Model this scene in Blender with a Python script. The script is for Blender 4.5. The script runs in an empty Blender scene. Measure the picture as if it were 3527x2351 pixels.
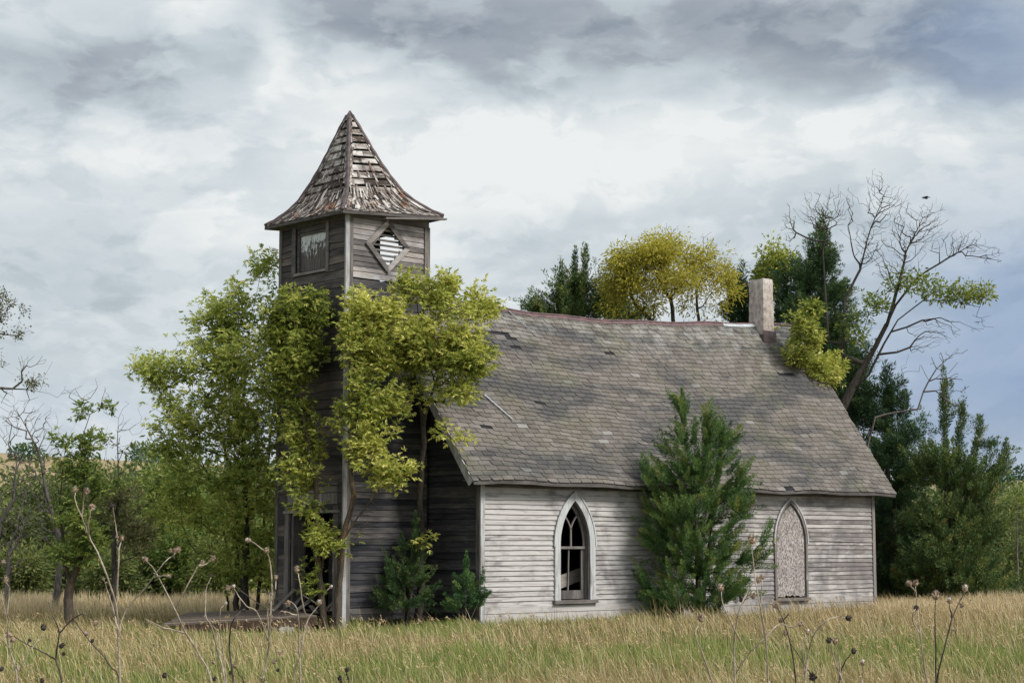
import bpy, math, random
import numpy as np
from mathutils import Vector
R = math.radians
rng = np.random.default_rng(7)
sc = bpy.context.scene
col = sc.collection

# ---------------------------------------------------------------- camera
W0, H0, FOC = 2352.0, 1568.0, 4079.0
PITCH = math.atan(468 / FOC); AZ = R(47.4)
Fw = np.array([math.cos(AZ)*math.cos(PITCH), math.sin(AZ)*math.cos(PITCH), math.sin(PITCH)])
Rt = np.array([math.sin(AZ), -math.cos(AZ), 0.0]); Up = np.cross(Rt, Fw)
CAM = np.array([-26.695, -30.083, 1.55])
def P(px, py, z):
    """world point seen at (px,py) of the 2352x1568 photograph at depth z metres"""
    return CAM + (Fw*FOC + Rt*(px-W0/2) + Up*(H0/2-py)) * (z/FOC)
cd = bpy.data.cameras.new("camera"); cam = bpy.data.objects.new("camera", cd); col.objects.link(cam)
cam.location = CAM; cam.rotation_euler = (math.pi/2 + PITCH, 0, AZ - math.pi/2)
cd.sensor_width = 36; cd.lens = 36*FOC/W0; cd.clip_end = 6000; cd.clip_start = 0.1
sc.camera = cam

# ---------------------------------------------------------------- node helper
class NT:
    def __init__(s, tree): s.t = tree; s.n = tree.nodes; s.l = tree.links
    def new(s, typ, **kw):
        n = s.n.new(typ)
        for k, v in kw.items(): setattr(n, k, v)
        return n
    def put(s, sock, v):
        if v is None: return
        if isinstance(v, bpy.types.NodeSocket): s.l.new(v, sock)
        elif isinstance(v, (tuple, list)):
            sock.default_value = tuple(v) + ((1.0,) if len(v) == 3 and sock.type == 'RGBA' else ())
        else: sock.default_value = v
    def m(s, op, a, b=None, c=None, clamp=False):
        n = s.new('ShaderNodeMath', operation=op); n.use_clamp = clamp
        s.put(n.inputs[0], a); s.put(n.inputs[1], b); s.put(n.inputs[2], c); return n.outputs[0]
    def vm(s, op, a, b=None):
        n = s.new('ShaderNodeVectorMath', operation=op); s.put(n.inputs[0], a); s.put(n.inputs[1], b)
        return n.outputs[0]
    def noise(s, vec, scale=1, detail=4, rough=.55, dist=0):
        n = s.new('ShaderNodeTexNoise'); s.put(n.inputs['Vector'], vec); n.inputs['Scale'].default_value = scale
        n.inputs['Detail'].default_value = detail; n.inputs['Roughness'].default_value = rough
        n.inputs['Distortion'].default_value = dist; return n.outputs['Fac']
    def ramp(s, fac, stops, interp='LINEAR'):
        n = s.new('ShaderNodeValToRGB'); s.put(n.inputs[0], fac); e = n.color_ramp.elements
        n.color_ramp.interpolation = interp
        while len(e) < len(stops): e.new(.5)
        for k, (p, c) in enumerate(stops):
            e[k].position = p
            e[k].color = (c, c, c, 1) if isinstance(c, (int, float)) else (*c, 1)
        return n.outputs[0]
    def mix(s, f, a, b, typ='MIX'):
        n = s.new('ShaderNodeMix', data_type='RGBA', blend_type=typ)
        s.put(n.inputs[0], f); s.put(n.inputs[6], a); s.put(n.inputs[7], b); return n.outputs[2]
    def xyz(s, x, y, z):
        n = s.new('ShaderNodeCombineXYZ'); s.put(n.inputs[0], x); s.put(n.inputs[1], y); s.put(n.inputs[2], z)
        return n.outputs[0]
    def attr(s, name):
        return s.new('ShaderNodeAttribute', attribute_name=name).outputs['Fac']
    def obj(s): return s.new('ShaderNodeTexCoord').outputs['Object']
def lin(r, g, b):
    f = lambda c: (c/255/12.92 if c/255 <= .04045 else ((c/255+.055)/1.055)**2.4)
    return (f(r), f(g), f(b))

# ---------------------------------------------------------------- sky
SUN_DIR = Vector((0.30, -0.93, 0.95)).normalized()
wd = bpy.data.worlds.new("World"); sc.world = wd; wd.use_nodes = True
wt = NT(wd.node_tree); wd.node_tree.nodes.clear()
sky = wt.new('ShaderNodeTexSky', sky_type='NISHITA'); sky.sun_disc = False
sky.sun_elevation = math.asin(SUN_DIR.z); sky.sun_rotation = math.atan2(SUN_DIR.x, SUN_DIR.y)
d0 = wt.new('ShaderNodeTexCoord').outputs['Generated']
rot = wt.new('ShaderNodeVectorRotate', rotation_type='Z_AXIS'); wt.l.new(d0, rot.inputs[0])
rot.inputs['Angle'].default_value = math.pi/2 - AZ
dv = rot.outputs[0]
sp = wt.new('ShaderNodeSeparateXYZ'); wt.l.new(dv, sp.inputs[0])
azi = wt.m('ARCTAN2', sp.outputs[0], sp.outputs[1])
ele = wt.m('ARCSINE', sp.outputs[2])
def ang(px, py):
    d = Fw*FOC + Rt*(px-W0/2) + Up*(H0/2-py); d = d/np.linalg.norm(d)
    x = d[0]*math.sin(AZ) - d[1]*math.cos(AZ); y = d[0]*math.cos(AZ) + d[1]*math.sin(AZ)
    return math.atan2(x, y), math.asin(d[2])
st = wt.vm('MULTIPLY', dv, (1, 1, 2.6))
w1 = wt.noise(st, 6, 4, .5); w2 = wt.noise(wt.vm('ADD', st, (5, 9, 3)), 6, 4, .5)
aw = wt.m('ADD', azi, wt.m('MULTIPLY', wt.m('SUBTRACT', w1, .5), .16))
ew = wt.m('ADD', ele, wt.m('MULTIPLY', wt.m('SUBTRACT', w2, .5), .075))
def blob(px, py, rx, ry, amp):
    a0, e0 = ang(px, py); wa = rx/FOC; we = ry/FOC
    u = wt.m('DIVIDE', wt.m('SUBTRACT', aw, a0), wa); v = wt.m('DIVIDE', wt.m('SUBTRACT', ew, e0), we)
    q = wt.m('ADD', wt.m('MULTIPLY', u, u), wt.m('MULTIPLY', v, v))
    return wt.m('MULTIPLY', wt.m('EXPONENT', wt.m('MULTIPLY', wt.m('POWER', q, 1.5), -1)), amp)
wn = wt.new('ShaderNodeTexNoise'); wt.l.new(wt.vm('MULTIPLY', dv, (1, 1, 1.8)), wn.inputs['Vector']); wn.inputs['Scale'].default_value = 14; wn.inputs['Detail'].default_value = 5
dw = wt.vm('ADD', dv, wt.vm('MULTIPLY', wt.vm('SUBTRACT', wn.outputs['Color'], (.5, .5, .5)), (.045, .045, .032)))
def edge(s, off, scale, lo, hi, amp, det=9, rough=.56, dist=.25):
    n_ = wt.noise(wt.vm('MULTIPLY', wt.vm('ADD', dw, off), (1, 1, s)), scale, det, rough, 0)
    return wt.m('MULTIPLY', wt.m('SUBTRACT', wt.ramp(n_, [(lo, 0), (hi, 1)], 'EASE'), .5), amp)
V = wt.m('MULTIPLY', wt.m('SUBTRACT', wt.noise(wt.vm('MULTIPLY', dv, (1, 1, 2.2)), 9, 9, .58, .2), .5), .42)
V = wt.m('ADD', V, edge(2.1, (2, 5, 1), 8.5, .46, .55, .16))
V = wt.m('ADD', V, edge(2.0, (7, 1, 4), 17, .46, .55, .12))
V = wt.m('ADD', V, edge(2.6, (1, 8, 6), 30, .42, .60, .05))
V = wt.m('ADD', V, .70)
for b in [(180, 150, 420, 85, -.30), (60, 50, 160, 50, .06), (900, 90, 400, 110, -.42), (1010, 130, 330, 50, -.16), (1450, 40, 360, 100, -.38),
          (2000, 80, 420, 110, -.36), (2250, 110, 380, 150, -.22), (480, 50, 110, 70, .2),
          (1250, 290, 560, 120, .20), (1750, 300, 420, 120, .16), (780, 430, 260, 200, .18), (1350, 450, 400, 130, .14),
          (60, 340, 120, 40, .16), (270, 360, 90, 45, .18), (300, 480, 330, 60, .05), (300, 640, 400, 100, -.12), (1200, 520, 300, 40, -.06),
          (200, 820, 420, 110, -.14), (620, 160, 60, 90, .22), (2050, 480, 500, 120, -.06), (2200, 800, 420, 330, -.1)]:
    V = wt.m('ADD', V, blob(*b))
skyc = wt.ramp(V, [(0, lin(126, 137, 152)), (.14, lin(146, 156, 168)), (.34, lin(172, 181, 189)), (.52, lin(194, 205, 211)),
                   (.72, lin(214, 222, 226)), (.95, lin(238, 241, 241))])
blue = blob(2450, 850, 560, 330, .8)
blue = wt.m('ADD', blue, blob(2330, 90, 330, 130, .45)); blue = wt.m('ADD', blue, blob(300, 980, 700, 90, .16), clamp=True)
skyc = wt.mix(blue, skyc, lin(138, 163, 199))
skyc = wt.mix(0.02, wt.vm('MULTIPLY', skyc, (10, 10, 10)), sky.outputs[0])
bg = wt.new('ShaderNodeBackground'); wt.l.new(skyc, bg.inputs[0]); bg.inputs[1].default_value = 0.1
wo = wt.new('ShaderNodeOutputWorld'); wt.l.new(bg.outputs[0], wo.inputs[0])

# ---------------------------------------------------------------- sun and exposure
sl = bpy.data.lights.new("sun", 'SUN'); so = bpy.data.objects.new("sun", sl); col.objects.link(so)
sl.energy = 3.8; sl.angle = R(18); sl.color = (1, .955, .88)
so.rotation_euler = SUN_DIR.to_track_quat('Z', 'Y').to_euler()
sc.view_settings.view_transform = 'Standard'; sc.view_settings.look = 'None'
sc.view_settings.gamma = 1; sc.view_settings.exposure = 0.0; sc.view_settings.use_curve_mapping = False

def unit(v): return v/np.maximum(np.linalg.norm(v, axis=-1, keepdims=True), 1e-9)
# ---------------------------------------------------------------- object helpers
def tag(o, label=None, cat=None, group=None, kind=None):
    for k, v in (('label', label), ('category', cat), ('group', group), ('kind', kind)):
        if v: o[k] = v
    return o
def thing(name, label, cat, loc=(0, 0, 0), group=None):
    o = bpy.data.objects.new(name, None); col.objects.link(o); o.location = tuple(map(float, loc))
    o.empty_display_size = .3
    return tag(o, label, cat, group)
def wloc(o):
    v = Vector((0, 0, 0))
    while o: v += o.location; o = o.parent
    return np.array(v)
def np_mesh(name, verts, faces, mats, parent=None, rnd=None, loc=None, smooth=False, rnd2=None, midx=None):
    """faces: list of int arrays (n,k)"""
    me = bpy.data.meshes.new(name)
    verts = np.asarray(verts, float)
    off = wloc(parent) if parent else (np.array(loc, float) if loc is not None else np.zeros(3))
    faces = [np.asarray(f, np.int32) for f in faces if len(f)]
    me.vertices.add(len(verts)); me.vertices.foreach_set('co', (verts-off).astype(np.float32).ravel())
    tot = sum(f.size for f in faces); npoly = sum(len(f) for f in faces)
    me.loops.add(tot); me.loops.foreach_set('vertex_index', np.concatenate([f.ravel() for f in faces]))
    sizes = np.concatenate([np.full(len(f), f.shape[1], np.int32) for f in faces])
    me.polygons.add(npoly)
    me.polygons.foreach_set('loop_start', np.concatenate([[0], np.cumsum(sizes)[:-1]]).astype(np.int32))
    me.polygons.foreach_set('loop_total', sizes)
    me.polygons.foreach_set('use_smooth', np.full(npoly, bool(smooth)))
    for nm, r in (('rnd', rnd), ('rnd2', rnd2)):
        if r is not None:
            a = me.attributes.new(nm, 'FLOAT', 'POINT'); a.data.foreach_set('value', np.asarray(r, np.float32))
    for m_ in (mats if isinstance(mats, list) else [mats]): me.materials.append(m_)
    if midx is not None: me.polygons.foreach_set('material_index', np.asarray(midx, np.int32))
    me.update(calc_edges=True); me.validate()
    o = bpy.data.objects.new(name, me); col.objects.link(o)
    if parent: o.parent = parent
    elif loc is not None: o.location = tuple(map(float, loc))
    return o
class MB:
    def __init__(s): s.v = []; s.f = {}; s.r = []; s.n = 0
    def add(s, verts, faces, rnd=None):
        if rnd is None: rnd = rng.random()
        b = s.n; s.v.extend([tuple(map(float, v)) for v in verts]); s.n += len(verts); s.r.extend([rnd]*len(verts))
        for f in faces: s.f.setdefault(len(f), []).append([b+i for i in f])
    def hexa(s, p, rnd=None):   # p: 4 bottom + 4 top, counter-clockwise
        s.add(p, [(3, 2, 1, 0), (4, 5, 6, 7), (0, 1, 5, 4), (1, 2, 6, 5), (2, 3, 7, 6), (3, 0, 4, 7)], rnd)
    def box(s, lo, hi, rnd=None):
        (a, b, c), (d, e, f) = lo, hi
        s.hexa([(a, b, c), (d, b, c), (d, e, c), (a, e, c), (a, b, f), (d, b, f), (d, e, f), (a, e, f)], rnd)
    def beam(s, p, q, w, h, up=(0, 0, 1), rnd=None):   # w across, h along 'up'
        p = np.array(p, float); q = np.array(q, float); d = (q-p)/np.linalg.norm(q-p)
        sd = np.cross(d, up); sd /= np.linalg.norm(sd); u = np.cross(sd, d)
        sd = sd*w/2; u = u*h/2
        s.hexa([p-sd-u, p+sd-u, q+sd-u, q-sd-u, p-sd+u, p+sd+u, q+sd+u, q-sd+u], rnd)
    def slab(s, pts, n, rnd=None):   # polygon pts extruded by vector n
        k = len(pts); P2 = [np.array(p)+n for p in pts]
        s.add(list(pts)+P2, [tuple(range(k))[::-1], tuple(range(k, 2*k))] + [(i, (i+1) % k, k+(i+1) % k, k+i) for i in range(k)], rnd)
    def strip(s, A, B, n, rnd=None, closed=False):   # ribbon between polylines A (outer) and B, extruded by n
        k = len(A); A = np.array(A, float); B = np.array(B, float)
        v = list(A)+list(B)+list(A+n)+list(B+n); f = []
        for i in range(k-1+closed):
            j = (i+1) % k
            f += [(i, j, k+j, k+i), (2*k+i, 3*k+i, 3*k+j, 2*k+j), (i, 2*k+i, 2*k+j, j), (k+i, k+j, 3*k+j, 3*k+i)]
        if not closed: f += [(0, k, 3*k, 2*k), (k-1, 3*k-1, 4*k-1, 2*k-1)]
        s.add(v, f, rnd)
    def tube(s, pts, rad, sides=6, rnd=None):
        pts = np.array(pts, float); k = len(pts); rad = np.broadcast_to(rad, (k,)); v = []
        t = np.gradient(pts, axis=0)
        ref = np.array([.31, .17, .93]) if abs(t[0][2])/np.linalg.norm(t[0]) < .9 else np.array([.9, .3, .1])
        for i in range(k):
            d = t[i]/np.linalg.norm(t[i]); a = np.cross(d, ref); a /= np.linalg.norm(a); b = np.cross(d, a)
            for j in range(sides):
                th = 2*math.pi*j/sides; v.append(pts[i]+rad[i]*(math.cos(th)*a+math.sin(th)*b))
        f = [(i*sides+j, i*sides+(j+1) % sides, (i+1)*sides+(j+1) % sides, (i+1)*sides+j) for i in range(k-1) for j in range(sides)]
        f += [tuple(range(sides))[::-1], tuple((k-1)*sides+j for j in range(sides))]
        s.add(v, f, rnd)
    def ball(s, c, r, n=8, m=6, rnd=None, jit=0.0, axis=None):
        v = []; c = np.array(c, float); r = np.broadcast_to(r, (3,))
        for i in range(1, m):
            ph = math.pi*i/m
            for j in range(n):
                th = 2*math.pi*j/n; q = np.array([math.sin(ph)*math.cos(th), math.sin(ph)*math.sin(th), math.cos(ph)])
                v.append(c+q*r*(1+jit*(rng.random()-.5)))
        v += [c+np.array([0, 0, r[2]]), c-np.array([0, 0, r[2]])]; T = len(v)-2
        f = [(i*n+j, (i+1)*n+j, (i+1)*n+(j+1) % n, i*n+(j+1) % n) for i in range(m-2) for j in range(n)]
        f += [(T, j, (j+1) % n) for j in range(n)] + [(T+1, (m-2)*n+(j+1) % n, (m-2)*n+j) for j in range(n)]
        s.add(v, f, rnd)
    def build(s, name, mat, parent=None, loc=None, smooth=False):
        return np_mesh(name, s.v, [np.array(f) for f in s.f.values()], mat, parent, s.r, loc, smooth)

# ---------------------------------------------------------------- materials
def mat(name):
    m = bpy.data.materials.new(name); m.use_nodes = True; m.node_tree.nodes.clear()
    t = NT(m.node_tree); out = t.new('ShaderNodeOutputMaterial')
    b = t.new('ShaderNodeBsdfPrincipled'); t.l.new(b.outputs[0], out.inputs[0])
    b.inputs['Roughness'].default_value = .9
    b.inputs['Specular IOR Level'].default_value = .25
    t.out = out; t.b = b
    return m, t
def bump(t, h, dist, strength=.6):
    n = t.new('ShaderNodeBump'); n.inputs['Strength'].default_value = strength
    n.inputs['Distance'].default_value = dist; t.put(n.inputs['Height'], h); t.l.new(n.outputs[0], t.b.inputs['Normal'])
def wood(name, axis, stops, stain=.5, stain_col=(.05, .05, .065), paint=0., paint_col=(.62, .64, .66), var=.5, stain_scale=.55, gm=.4, paint_by_x=False):
    m, t = mat(name); o = t.obj(); r = t.attr('rnd')
    off = t.vm('MULTIPLY', t.xyz(r, r, r), (37, 53, 29))
    o2 = t.vm('ADD', o, off)
    g = [38, 38, 38]; g[axis] = 1.3; k = [7, 7, 7]; k[axis] = 1.6
    grain = t.noise(t.vm('MULTIPLY', o2, tuple(g)), 1, 3, .6)
    blot = t.noise(t.vm('MULTIPLY', o2, tuple(k)), 1, 5, .65, .4)
    f = t.m('ADD', t.m('MULTIPLY', grain, gm), t.m('MULTIPLY', blot, 1-gm))
    f = t.m('ADD', t.m('MULTIPLY', t.m('SUBTRACT', f, .5), 1.9), .5)
    f = t.m('ADD', f, t.m('MULTIPLY', t.m('SUBTRACT', r, .5), var))
    c = t.ramp(f, stops)
    if paint:
        pn = t.noise(t.vm('ADD', t.vm('MULTIPLY', o2, tuple(x*.9 for x in k)), (3, 7, 1)), 1, 6, .7, .6)
        pl = t.noise(o, .45, 3, .5)
        if paint_by_x:   # paint is thickest at the near end and thins unevenly towards the far end
            sx = t.new('ShaderNodeSeparateXYZ'); t.l.new(o, sx.inputs[0]); pn = t.m('ADD', pn, t.m('MULTIPLY', t.ramp(t.m('DIVIDE', t.m('ADD', sx.outputs[0], 6), 15), [(.3, .17), (.5, .08), (.62, -.08), (.8, .0), (1, -.08)]), 1))
        pf = t.ramp(t.m('ADD', t.m('ADD', pn, t.m('MULTIPLY', pl, .45)), t.m('MULTIPLY', r, .08)), [(.93-paint*.42, 0), (1.12-paint*.42, 1)])
        c = t.mix(t.m('MULTIPLY', pf, t.ramp(grain, [(.3, .45), (.6, 1)])), c, paint_col)
    s1 = t.noise(o, stain_scale, 5, .6, .8)
    sf = t.ramp(t.m('ADD', s1, t.m('MULTIPLY', t.m('SUBTRACT', blot, .5), .5)), [(.5, 0), (.68, 1)])
    c = t.mix(t.m('MULTIPLY', sf, stain), c, stain_col)
    t.l.new(c, t.b.inputs['Base Color']); bump(t, f, .006, .7)
    return m
GREY = [(0, (.035, .033, .036)), (.35, (.11, .10, .098)), (.65, (.21, .19, .18)), (1, (.34, .31, .295))]
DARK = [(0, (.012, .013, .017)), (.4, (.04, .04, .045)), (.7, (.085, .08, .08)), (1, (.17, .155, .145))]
PALE = [(0, (.12, .108, .108)), (.35, (.225, .204, .20)), (.65, (.325, .30, .296)), (1, (.45, .43, .425))]
M = dict(
    nave=wood('weathered_clapboard', 0, PALE, .75, (.09, .088, .10), .46, (.52, .50, .495), .6, gm=.2, paint_by_x=True),
    gable=wood('dark_clapboard', 1, DARK, .35, (.012, .014, .02), .0),  # shade on the end wall is put into this dark bluish base colour
    tower_l=wood('tower_boards_west', 1, [(0, (.016, .016, .02)), (.35, (.055, .051, .052)), (.65, (.125, .108, .10)), (1, (.27, .22, .18))], .55, (.025, .026, .034)),  # base colour darkened to carry the shade on the west faces
    tower_r=wood('tower_boards_south', 0, [(0, (.010, .012, .018)), (.35, (.036, .037, .044)), (.65, (.085, .08, .082)), (1, (.22, .195, .18))], .6, (.012, .014, .024)),  # dark colour holds damp staining and the painted-in shade of the trees
    belfry=wood('belfry_boards', 0, [(0, (.05, .046, .05)), (.35, (.155, .14, .135)), (.65, (.28, .25, .24)), (1, (.42, .385, .37))], .5, (.05, .05, .062), .3, (.45, .47, .52), .7),
    post=wood('weathered_post', 2, GREY, .3, (.05, .05, .065), .1),
    post_pale=wood('pale_painted_post', 2, PALE, .5, (.07, .07, .085), .5, (.50, .53, .58)),
    trimx=wood('weathered_trim', 0, GREY, .3, (.05, .05, .06)),
    trimy=wood('weathered_trim_west', 1, GREY, .5, (.04, .04, .05)),
    casing=wood('painted_casing', 2, PALE, .15, (.15, .15, .17), .8, (.58, .60, .62), .15),
    rough=wood('sheathing', 0, [(0, (.015, .012, .012)), (.35, (.07, .05, .04)), (.6, (.165, .13, .11)), (.85, (.31, .27, .25)), (1, (.50, .47, .45))], .9, (.016, .014, .016), .5, (.66, .64, .62), .9, 2.1),
    plank=wood('bare_plank', 0, [(0, (.08, .07, .065)), (.5, (.25, .22, .2)), (1, (.42, .38, .35))], .2),
)
# ================================================================ CHURCH
church = thing('abandoned_church', 'derelict grey wooden church with shingled roof and a square bell tower', 'church', (6, 2, 0))
def siding(mb, o, u, n, rows, spans, th=.018, maxlen=4.2, warp=.004, loose=0.0, flat=False):
    o = np.array(o, float); u = np.array(u, float); n = np.array(n, float)
    for (z0, z1) in rows:
        for (a0, b0, a1, b1) in spans(z0, z1):
            if min(b0-a0, b1-a1) < .01 and max(b0-a0, b1-a1) < .06: continue
            L = max(b0-a0, b1-a1, .01); nb = max(1, int(math.ceil(L/maxlen)))
            cuts = [0]+sorted((np.arange(1, nb)/nb+rng.uniform(-.25, .25, nb-1)/nb).tolist())+[1]
            for c0, c1 in zip(cuts[:-1], cuts[1:]):
                k = max(2, int((c1-c0)*L/.6)+1); ts = np.linspace(c0, c1, k)
                dz = np.cumsum(rng.normal(0, warp, k)); dz = dz-np.linspace(dz[0], dz[-1], k)+rng.normal(0, warp*.6)
                lift = abs(rng.normal(0, .003))
                if rng.random() < loose:
                    dz = dz-np.linspace(0, rng.uniform(.02, .06), k)[::(1 if rng.random() < .5 else -1)]; lift += .012
                if flat: lift += rng.uniform(0, .008)
                gap = .003/L
                ts[0] += gap; ts[-1] -= gap
                A = [o+u*(a1+(b1-a1)*t)+n*((.004 if not flat else th)+lift*.3)+np.array([0, 0, z1-(.0 if not flat else .006)]) for t in ts]
                B = [o+u*(a0+(b0-a0)*t)+n*(th+lift)+np.array([0, 0, z0+.005+d]) for t, d in zip(ts, dz)]
                Cc = [b-n*(th+lift-.001) for b in B]
                v = A+B+Cc; f = []
                for i in range(k-1): f += [(i, k+i, k+i+1, i+1), (k+i, 2*k+i, 2*k+i+1, k+i+1)]
                f += [(0, 2*k, k), (k-1, 2*k-1, 3*k-1)]
                if flat:
                    T = [a-n*th for a in A]; b0_ = len(v); v += T
                    for i in range(k-1): f.append((i, i+1, b0_+i+1, b0_+i))
                mb.add(v, f)
            # sheathing behind
            p = [o+u*a0-n*.012+(0, 0, z0), o+u*b0-n*.012+(0, 0, z0), o+u*b1-n*.012+(0, 0, z1), o+u*a1-n*.012+(0, 0, z1)]
            mb.slab(p, -n*.03, .1)
def rows(z0, z1, h):
    k = max(1, int(round((z1-z0)/h))); e = np.linspace(z0, z1, k+1); return list(zip(e[:-1], e[1:]))

# ---- roof shape
NL = 14.74; XO, X1 = -.56, 15.32
rx = [XO, 1.04, 3.88, 6.3, 8.76, 13.7, X1]; rz = [7.67, 7.60, 7.50, 7.50, 7.62, 7.99, 8.08]
def zr(x): return float(np.interp(x, rx, rz))
def roofp(x, v, side=-1, off=0.):
    """v 0 at the eave, 1 at the ridge"""
    zt = zr(x); ze = 3.0+.012*math.sin(x*1.1)
    y = 3.1 + side*3.5*(1-v)
    z = ze+(zt-ze)*v - .10*math.sin(math.pi*v)*(1-.6*abs(x-7)/8) + .02*math.sin(x*2.3+v*7)
    s = math.hypot(3.5, zt-ze); nn = np.array([0, side*(zt-ze)/s, 3.5/s])
    return np.array([x, y, z])+nn*off
HW = 3.1
def gspan(z0, z1):
    def y(z):
        v = min(1, max(0, (z-3.02)/(7.6-3.02))); return -.4+3.5*v if z > 3.55 else 0.0
    a0, a1 = y(z0+.16), y(z1+.16); a0 = max(a0, 0); a1 = max(a1, 0)
    return [(a0, 6.2-a0, a1, 6.2-a1)] if a1 < 3.05 else []
# ---- windows on the long wall
def arch(cx, hw, zb, zs, za, n=14):
    h = za-zs; Rr = (hw*hw+h*h)/(2*hw); zz = np.linspace(0, h, n)
    w = hw-Rr+np.sqrt(np.maximum(Rr*Rr-zz*zz, 0))
    L = [(cx-hw, zb)]+[(cx-a, zs+b) for a, b in zip(w, zz)]
    return L+[(2*cx-a, b) for a, b in L[::-1][1:]]
def archw(z, hw, zb, zs, za):
    if z < zb or z > za: return 0
    if z < zs: return hw
    h = za-zs; Rr = (hw*hw+h*h)/(2*hw); return max(0, hw-Rr+math.sqrt(max(Rr*Rr-(z-zs)**2, 0)))
WIN = [(2.95, .57, .30, 1.62, 2.72), (11.03, .67, .16, 1.70, 2.74)]
def nspan(z0, z1):
    zc = (z0+z1)/2; out = []; a = .0
    for (cx, hw, zb, zs, za) in WIN:
        w = archw(zc, hw, zb, zs, za)
        if w > .02: out.append((a, cx-w, a, cx-w)); a = cx+w
    out.append((a, NL, a, NL)); return out
mb = MB(); siding(mb, (0, 0, 0), (1, 0, 0), (0, -1, 0), rows(.16, 2.95, .118), nspan, loose=.02, th=.027)
mb.box((0, -.026, .02), (NL, .02, .165)); mb.box((0, -.012, -.35), (NL, .02, .016))
wall_s = mb.build('nave_wall', M['nave'], church)
for x in (-.03, NL-.07):
    mb = MB(); mb.box((x, -.05, -.3), (x+.12, .0, 2.95)); mb.build('corner_board', M['casing' if x < 1 else 'post'], wall_s)
mb = MB(); mb.box((.12, -.045, 2.86), (NL-.1, -.02, 3.0)); mb.build('frieze_board', M['trimx'], wall_s)
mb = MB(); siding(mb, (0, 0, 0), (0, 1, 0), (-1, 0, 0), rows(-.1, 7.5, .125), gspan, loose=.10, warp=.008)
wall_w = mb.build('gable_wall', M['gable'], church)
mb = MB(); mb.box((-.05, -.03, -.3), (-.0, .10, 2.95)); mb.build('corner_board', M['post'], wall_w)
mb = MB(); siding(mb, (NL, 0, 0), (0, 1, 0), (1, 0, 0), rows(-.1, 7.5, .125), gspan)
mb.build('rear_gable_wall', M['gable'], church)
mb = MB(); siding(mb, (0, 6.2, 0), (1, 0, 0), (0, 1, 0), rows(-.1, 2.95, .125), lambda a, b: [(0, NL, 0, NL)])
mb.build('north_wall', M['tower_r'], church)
mb = MB(); mb.box((.05, .05, -.12), (NL-.05, 6.15, -.02)); mb.build('nave_floor', M['trimx'], church)

# ---- roof: deck, shingles, ridge, rakes
def shingle_mat():
    m, t = mat('asphalt_shingle'); o = t.obj(); r = t.attr('rnd')
    g = t.noise(o, 55, 3, .7); big = t.noise(t.vm('MULTIPLY', o, (.28, 1.1, 1.1)), 1, 6, .65, .4); mid = t.noise(o, 3, 4, .6)
    f = t.m('ADD', t.m('MULTIPLY', t.m('SUBTRACT', r, .5), .34), .5)
    f = t.m('ADD', f, t.m('MULTIPLY', t.m('SUBTRACT', mid, .5), .7)); f = t.m('ADD', f, t.m('MULTIPLY', t.m('SUBTRACT', g, .5), .9))
    c = t.ramp(f, [(0, (.04, .037, .035)), (.35, (.13, .116, .105)), (.7, (.19, .171, .158)), (1, (.29, .272, .26))])
    c = t.mix(t.ramp(r, [(.985, 0), (.99, .25)]), c, (.42, .44, .43))
    c = t.mix(t.m('MULTIPLY', t.ramp(big, [(.48, 0), (.58, 1)]), .72), c, (.05, .053, .06))
    sz = t.new('ShaderNodeSeparateXYZ'); t.l.new(o, sz.inputs[0]); pale = t.m('MULTIPLY', t.m('SUBTRACT', t.m('ADD', sz.outputs[2], t.m('MULTIPLY', t.noise(t.vm('MULTIPLY', o, (1.6, .4, .4)), 1, 5, .7), 3)), 8.0), .7, clamp=True)
    c = t.mix(t.m('MULTIPLY', t.m('MULTIPLY', pale, t.ramp(mid, [(.4, 0), (.6, 1)])), .55), c, (.36, .37, .35))
    c = t.mix(t.m('MULTIPLY', t.ramp(t.noise(t.vm('ADD', o, (9, 2, 4)), .9, 4, .6), [(.5, 0), (.7, 1)]), .35), c, (.16, .16, .09))
    t.l.new(c, t.b.inputs['Base Color']); bump(t, g, .004, .5); return m
M['shingle'] = shingle_mat()
m, t = mat('tar_paper'); t.l.new(t.ramp(t.noise(t.obj(), 4), [(.3, (.012, .013, .016)), (.7, (.035, .035, .04))]), t.b.inputs['Base Color']); M['tar'] = m
def metalish(name, c1, c2, rough=.55, scale=6):
    m, t = mat(name); t.l.new(t.ramp(t.noise(t.obj(), scale, 5, .65), [(.35, c1), (.65, c2)]), t.b.inputs['Base Color'])
    t.b.inputs['Roughness'].default_value = rough; t.b.inputs['Specular IOR Level'].default_value = .4; return m
M['ridge_red'] = metalish('ridge_metal', (.07, .045, .05), (.17, .10, .10))
M['ridge_pale'] = metalish('ridge_metal_pale', (.34, .36, .39), (.52, .55, .59), .5)
M['hip'] = metalish('hip_metal', (.05, .038, .044), (.12, .085, .09))
def roof_deck(side):
    xs = np.linspace(XO, X1, 33); vs = np.linspace(0, 1, 17); k = len(vs); v = []
    for o_ in (0, -.05):
        for x in xs:
            for w in vs: v.append(roofp(x, w, side, o_))
    n = len(xs)*k; f = []
    for i in range(len(xs)-1):
        for j in range(k-1):
            q = (i*k+j, (i+1)*k+j, (i+1)*k+j+1, i*k+j+1); f += [q, tuple(a+n for a in q[::-1])]
    for i in range(len(xs)-1): f += [(i*k, i*k+n, (i+1)*k+n, (i+1)*k)]
    for j in range(k-1): f += [(j, j+1, j+1+n, j+n), ((len(xs)-1)*k+j, (len(xs)-1)*k+j+n, (len(xs)-1)*k+j+1+n, (len(xs)-1)*k+j+1)]
    return v, f
mb = MB()
for s_ in (-1, 1):
    v, f = roof_deck(s_); mb.add(v, f, .3)
roof = mb.build('nave_roof', M['tar'], church)
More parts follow.
